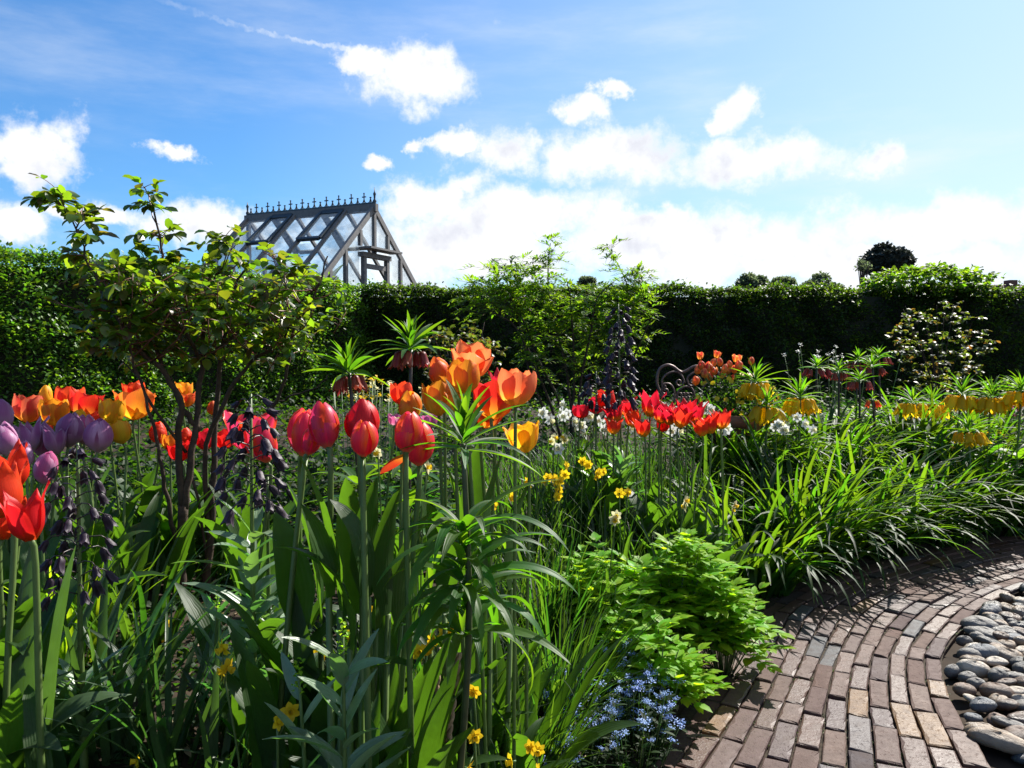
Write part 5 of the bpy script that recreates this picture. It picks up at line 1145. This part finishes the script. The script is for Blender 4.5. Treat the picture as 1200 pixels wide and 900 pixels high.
# ------------------------------------------------------------------ daylily clumps and blade clumps
def clump(name, x, y, n, L, Wd, el, bend, mat, label, cat, spread=.1, segs=9, p='strap', group=None, az=None, fold=.3, gz=None, roll=.15, flat=.9):
    gz = g(x, y) if gz is None else gz
    a = rng.uniform(0, 6.3, n) if az is None else rng.normal(az[0], az[1], n); r_ = spread*np.sqrt(rng.random(n))
    ba = np.stack([np.cos(a)*r_, np.sin(a)*r_*flat, 0*a], 1)
    bx = ground(x+ba[:, 0], y+ba[:, 1]); ba[:, 2] = np.maximum(bx-gz, -.05)
    Ls = rng.uniform(L[0], L[1], n); mb = MB(); mb.add(*straps(n, ba, a+rng.normal(0, .5, n), Ls, Wd*rng.uniform(.7, 1.2, n), rng.uniform(el[0], el[1], n), rng.uniform(bend[0], bend[1], n), segs, fold, p, rng.normal(0, roll, n), 1.6, rng.normal(0, .35, n)))
    o = obj(name, mb.mesh(name, mat), None, (x, y, gz)); return tag(o, label, cat, group)
GL = 'daylily clumps along the brick path'
for x, y, n, L, lb in [(1.10, 3.42, 150, (.34, .56), 'daylily clump at the left end of the row, below the scarlet tulips'), (1.48, 3.74, 190, (.42, .66), 'large daylily clump arching towards the path bend'), (1.92, 4.03, 190, (.45, .66), 'daylily clump in the middle of the row beside the path'),
                       (2.4, 4.28, 180, (.42, .64), 'daylily clump right of the middle beside the path'), (2.9, 4.50, 170, (.40, .62), 'daylily clump near the right edge beside the path'), (3.45, 4.68, 150, (.4, .6), 'daylily clump cut by the right edge'),
                       (1.35, 4.35, 130, (.45, .62), 'daylily clump behind the large arching one'), (2.0, 4.7, 130, (.45, .62), 'daylily clump in the back row below the fritillaries'), (2.75, 5.05, 120, (.45, .6), 'daylily clump in the back row below the right crown imperials'), (3.35, 5.25, 100, (.42, .56), 'daylily clump at the back right corner')]:
    clump('daylily_clump', x, y, int(n*1.6), (L[0]*1.05, L[1]*1.15), .034, (.85, 1.5), (.5, 2.3), M_lily, lb, 'daylily', .2, group=GL)
GB = 'strap leaved clumps in the foreground'
def BP(px, d): return ((px-600)/FPX*d, d)
for px, d, n, L, Wd, m_, lb in [(40, 1.45, 26, (.28, .44), .022, M_glauc, 'grey green blade clump in the bottom left corner'), (110, 1.5, 26, (.30, .46), .022, M_glauc, 'grey green blades around the foot of the left black bell stem'), (180, 1.45, 22, (.26, .4), .018, M_glauc, 'grey green blades right of the left black bell stem'),
                             (230, 1.4, 14, (.3, .42), .018, M_glauc, 'leaning pale blades at the lower left'), (290, 1.6, 22, (.22, .34), .014, M_blade, 'narrow blades below the black bells'), (160, 1.9, 30, (.25, .4), .016, M_blade, 'narrow blades left of the rose foot'), (75, 1.85, 40, (.28, .42), .016, M_lime, 'lit green blades under the lilac tulips'),
                             (480, 1.55, 80, (.25, .42), .010, M_blade, 'thin dark blades beside the rope'), (520, 1.75, 100, (.26, .44), .012, M_blade, 'dense dark blades behind the leaf whorls'), (450, 1.75, 70, (.26, .42), .014, M_blade, 'dark blades behind the foreground tulip stems'), (580, 1.65, 110, (.24, .42), .010, M_blade, 'thin blades around the golden daffodils'), (625, 1.75, 110, (.25, .44), .009, M_blade, 'thin blades left of the forget-me-nots'), (345, 1.45, 20, (.2, .3), .014, M_glauc, 'short grey blades beside the silvery spike'), (450, 1.4, 18, (.16, .28), .012, M_blade, 'short blades right of the silvery spike'),
                             (655, 2.0, 130, (.32, .50), .010, M_blade, 'upright thin blades left of the lime green plant'), (640, 2.3, 110, (.32, .50), .011, M_blade, 'upright thin blades behind the shaded soil gap')]:
    x, y = BP(px, d); clump('blade_clump', x, y, n, L, Wd, (1.0, 1.52), (.1, 1.3), m_, lb, 'foliage', .07, p='grass', group=GB)
# uncounted daffodil leaves between the flowers
n = 3600; x = rng.uniform(-.6, 1.15, n); y = rng.uniform(1.95, 4.3, n); sd = edge_sd(x, y)
ok = (sd < -.22) & (x > .0*y-.15+rng.normal(0, .1, n)) & ~((x > .25) & (y > 2.05) & (y < 2.75)) & ((y > 2.1)); x, y = x[ok], y[ok]; n = len(x)
mb = MB(); Ls = rng.uniform(.24, .42, n); mb.add(*straps(n, np.stack([x, y, ground(x, y)-.01], 1), rng.uniform(0, 6.3, n), Ls, rng.uniform(.006, .012, n), rng.uniform(1.1, 1.55, n), rng.uniform(.0, 1.2, n), 7, .3, 'grass', 0, 2.0))
tag(obj('daffodil_foliage', mb.mesh('daffodil_foliage', M_blade)), 'mass of thin upright daffodil leaves in the middle of the bed', 'foliage', kind='stuff')
# dry leaf litter
n = 900; x = rng.uniform(-1.4, 1.0, n); y = rng.uniform(1.3, 3.5, n); sd = edge_sd(x, y); ok = sd < -.03; x, y = x[ok], y[ok]; n = len(x)
mb = MB(); mb.add(*straps(n, np.stack([x, y, ground(x, y)+.008], 1), rng.uniform(0, 6.3, n), rng.uniform(.03, .12, n), rng.uniform(.008, .02, n), rng.uniform(-.1, .25, n), rng.uniform(0, .3, n), 4, .4, 'lance', rng.normal(0, .5, n)))
tag(obj('leaf_litter', mb.mesh('leaf_litter', M_dry)), 'dry brown leaf litter scattered on the soil', 'leaf litter', kind='stuff')
# low ground cover everywhere in the bed
def cover(name, n, xr, yr, hr, size, mat, label, sdmax=-.06, shape='ovate', p2=None, dens=None):
    x = rng.uniform(*xr, n); y = rng.uniform(*yr, n); sd = edge_sd(x, y); ok = sd < sdmax
    if dens is not None: ok &= dens(x, y)
    x, y = x[ok], y[ok]; n = len(x); cl = .5+.5*np.sin(x*7.1+2*np.sin(y*3.3))*np.sin(y*6.3+1.5*np.sin(x*4.1)); z = ground(x, y)+rng.uniform(hr[0], hr[1], n)*(.15+.85*cl**1.3)
    mb = MB(); mb.add(*leaf_cloud(n, np.stack([x, y, z], 1), size, el=(-.3, 1.1), p=shape)); return tag(obj(name, mb.mesh(name, mat)), label, 'ground cover', kind='stuff')
cover('ground_cover', 17000, (-2.6, -.15), (2.55, 4.6), (.01, .40), .045, M_cover, 'low leafy ground cover behind the tulips at the left', dens=lambda x, y: x > -.78*y-.2)
cover('far_ground_cover', 22000, (-5.2, 7.5), (4.4, 11.0), (.0, .34), .06, M_cover, 'dark leafy planting towards the hedges', -.35)
cover('front_ground_cover', 5000, (-1.4, .3), (1.35, 2.2), (.0, .10), .026, M_cover, 'small leaves covering the soil in the foreground')

# ------------------------------------------------------------------ lime green lobed perennial, forget-me-nots
def lobed(mb, base, az, el, L, nl=5):
    """deeply cut leaf: pairs of toothed lobes along a midrib"""
    nrib = 3; B, A, S, Wd = [], [], [], []
    dirv = np.array([math.cos(az)*math.cos(el), math.sin(az)*math.cos(el), math.sin(el)])
    for k_, f in enumerate((.0, .35, .62)):
        for sd in (-1, 1):
            for da, sc_ in ((.95, 1.0), (.45, .6), (1.4, .55)):
                B.append(base+dirv*L*f); A.append(az+sd*(da-.15*k_)); S.append(L*(.52-.13*k_)*sc_); Wd.append(.46*S[-1])
    for da in (-.4, 0, .4): B.append(base+dirv*L*.6); A.append(az+da); S.append(L*(.42 if da == 0 else .32)); Wd.append(.5*S[-1])
    n = len(B); mb.add(*straps(n, np.array(B), np.array(A), np.array(S), np.array(Wd), el-.05+rng.normal(0, .08, n), rng.uniform(.1, .5, n), 3, .15, 'lance', 0))
def lime(px, ytop, yfoot, wpx, d, n, label, rz=.7):
    b = P(px, yfoot, d); gz = g(b.x, d); t = P(px, ytop, d); hh = t.z-gz; rw = wpx/2*d/FPX; r0 = root('lobed_perennial', (b.x, d, gz), label, 'perennial', 'lime green perennials by the path'); lv = MB(); st = MB()
    for k_ in range(n):
        a = rng.uniform(0, 6.3); f = math.sqrt(rng.random()); x, y = math.cos(a)*rw*f, math.sin(a)*rw*.8*f; z = hh*math.sqrt(max(.02, 1-f*f*.85))*rng.uniform(.55, 1.0)
        st.add(*tube([(x*.2, y*.2, -.01), (x*.7, y*.7, z*.7), (x, y, z)], .0017, 4)); L = rng.uniform(.10, .15)
        for q in range(2): lobed(lv, np.array([x, y, z-.03*q]), a*.5+rng.uniform(0, 6.3), rng.uniform(-.1, .7), L)
    obj('foliage', lv.mesh('foliage', M_lime), r0); obj('stems', st.mesh('stems', M_stem), r0)
lime(790, 632, 745, 140, 2.55, 120, 'lime green lobed plant bulging over the path edge')
lime(715, 650, 745, 140, 2.4, 95, 'lime green lobed plant behind the forget-me-nots')
lime(848, 682, 775, 100, 2.5, 55, 'low lime green plant spilling onto the bricks')
lime(770, 735, 790, 110, 2.2, 34, 'low lime green plant just above the forget-me-nots')
lime(690, 715, 770, 70, 2.25, 20, 'lime green tuft beside the thin dark blades')
MBL = MB(); MBL.add(*straps(40, rng.normal(0, .4, (40, 3))*np.array([1, 1, .5]), rng.uniform(0, 6.3, 40), .30, .30, rng.uniform(0, 1, 40), .3, 2, .1, 'ovate')); HEADM = MBL.mesh('flower_head', P_blue)
def forget(px, py, d, wpx, n, label, zr=(.08, .2)):
    c = P(px, py, d); gz = g(c.x, d); r0 = root('forget_me_not', (c.x, d, gz), label, 'forget-me-not', 'forget-me-nots beside the path'); rw = wpx/2*d/FPX; st = MB(); lv = MB()
    for k_ in range(n):
        a = rng.uniform(0, 6.3); f = math.sqrt(rng.random()); x, y = math.cos(a)*rw*f, math.sin(a)*rw*1.0*f; z = rng.uniform(*zr)
        st.add(*tube([(x*.6, y*.6, -.01), (x*.85, y*.85, z*.6), (x, y, z)], .0012, 4)); m_ = 6; ba = np.c_[np.linspace(x*.6, x, m_), np.linspace(y*.6, y, m_), np.linspace(0, z*.9, m_)]
        lv.add(*straps(m_, ba, rng.uniform(0, 6.3, m_), rng.uniform(.02, .045, m_), .011, rng.uniform(.2, .9, m_), .5, 4, .2, 'lance')); 
        if k_ % 2 == 0 or True: obj('flower_head', HEADM, r0, (x, y, z), (rng.normal(0, .3), rng.normal(0, .3), rng.uniform(0, 6)), rng.uniform(.012, .017))
    obj('foliage', lv.mesh('foliage', M_cover), r0); obj('stems', st.mesh('stems', M_stem), r0)
forget(740, 840, 1.95, 130, 46, 'blue forget-me-not clump nearest the path bricks')
forget(675, 825, 1.9, 110, 40, 'blue forget-me-not clump left of the one nearest the path')
forget(695, 795, 2.1, 140, 40, 'blue forget-me-not clump under the lime green plants')
forget(750, 800, 2.05, 100, 28, 'blue forget-me-not clump beside the low lime green plant')
forget(655, 870, 1.75, 70, 18, 'blue forget-me-not clump at the bottom edge')
# small weeds among the pebbles
x, y = P(1185, 820, 2.35).x, 2.35
clump('pebble_weed', x, y, 60, (.02, .05), .014, (.3, 1.3), (.2, 1), M_lime, 'small green weed growing among the pebbles', 'weed', .05, 4, 'ovate', gz=-.01)

# ------------------------------------------------------------------ twisted rope arch among the leaves
def rope(pts, r_, label):
    q = smooth_line(pts, 16); n = len(q); o = q[0].copy(); t = np.gradient(q, axis=0); t /= np.linalg.norm(t, axis=1)[:, None]; x = np.cross(t, [0, 1, 0.01]); x /= np.linalg.norm(x, axis=1)[:, None]; y = np.cross(t, x); mb = MB()
    ln = np.concatenate([[0], np.cumsum(np.linalg.norm(np.diff(q, axis=0), axis=1))])
    for k_ in range(2):
        a = ln/(r_*5.5)*6.283/1.2+k_*math.pi; mb.add(*tube(q-o+r_*.55*(np.cos(a)[:, None]*x+np.sin(a)[:, None]*y), r_*.62, 6))
    tag(obj('rope', mb.mesh('rope', M_rope), None, tuple(o)), label, 'rope', 'twisted ropes in the bed')
rope([P(503, 900, 1.42), P(508, 850, 1.42), P(512, 800, 1.43), P(518, 760, 1.44)], .0058, 'twisted brown rope in shade, left of the two')
rope([P(524, 880, 1.42), P(528, 840, 1.42), P(534, 800, 1.43), P(537, 765, 1.44)], .0070, 'twisted brown rope beside the lone golden daffodil, right of the two')

# unseen shrub added right of the frame to shade the far bend of the path
b = (4.35, 5.1); r0 = root('added_shade_bush', (b[0], b[1], 0), 'unseen bush added to shade the path bend', 'bush')
n = 7000; v = rng.normal(0, 1, (n, 3)); v /= np.linalg.norm(v, axis=1)[:, None]; pts = v*np.array([.62, .6, .8])*rng.uniform(.2, 1, n)[:, None]**.4+np.array([0, 0, 1.1])
mb = MB(); mb.add(*leaf_cloud(n, pts, .08)); obj('foliage', mb.mesh('foliage', M_hedged), r0); mb = MB()
for k_ in range(7): mb.add(*tube(smooth_line([(0, 0, 0), (rng.normal(0, .2), rng.normal(0, .2), .6), (rng.normal(0, .18), rng.normal(0, .18), 1.3)], 3), np.linspace(.03, .006, 7), 6))
obj('branches', mb.mesh('branches', M_bark), r0)
print('pebbles', npeb, 'objects', len(bpy.data.objects))
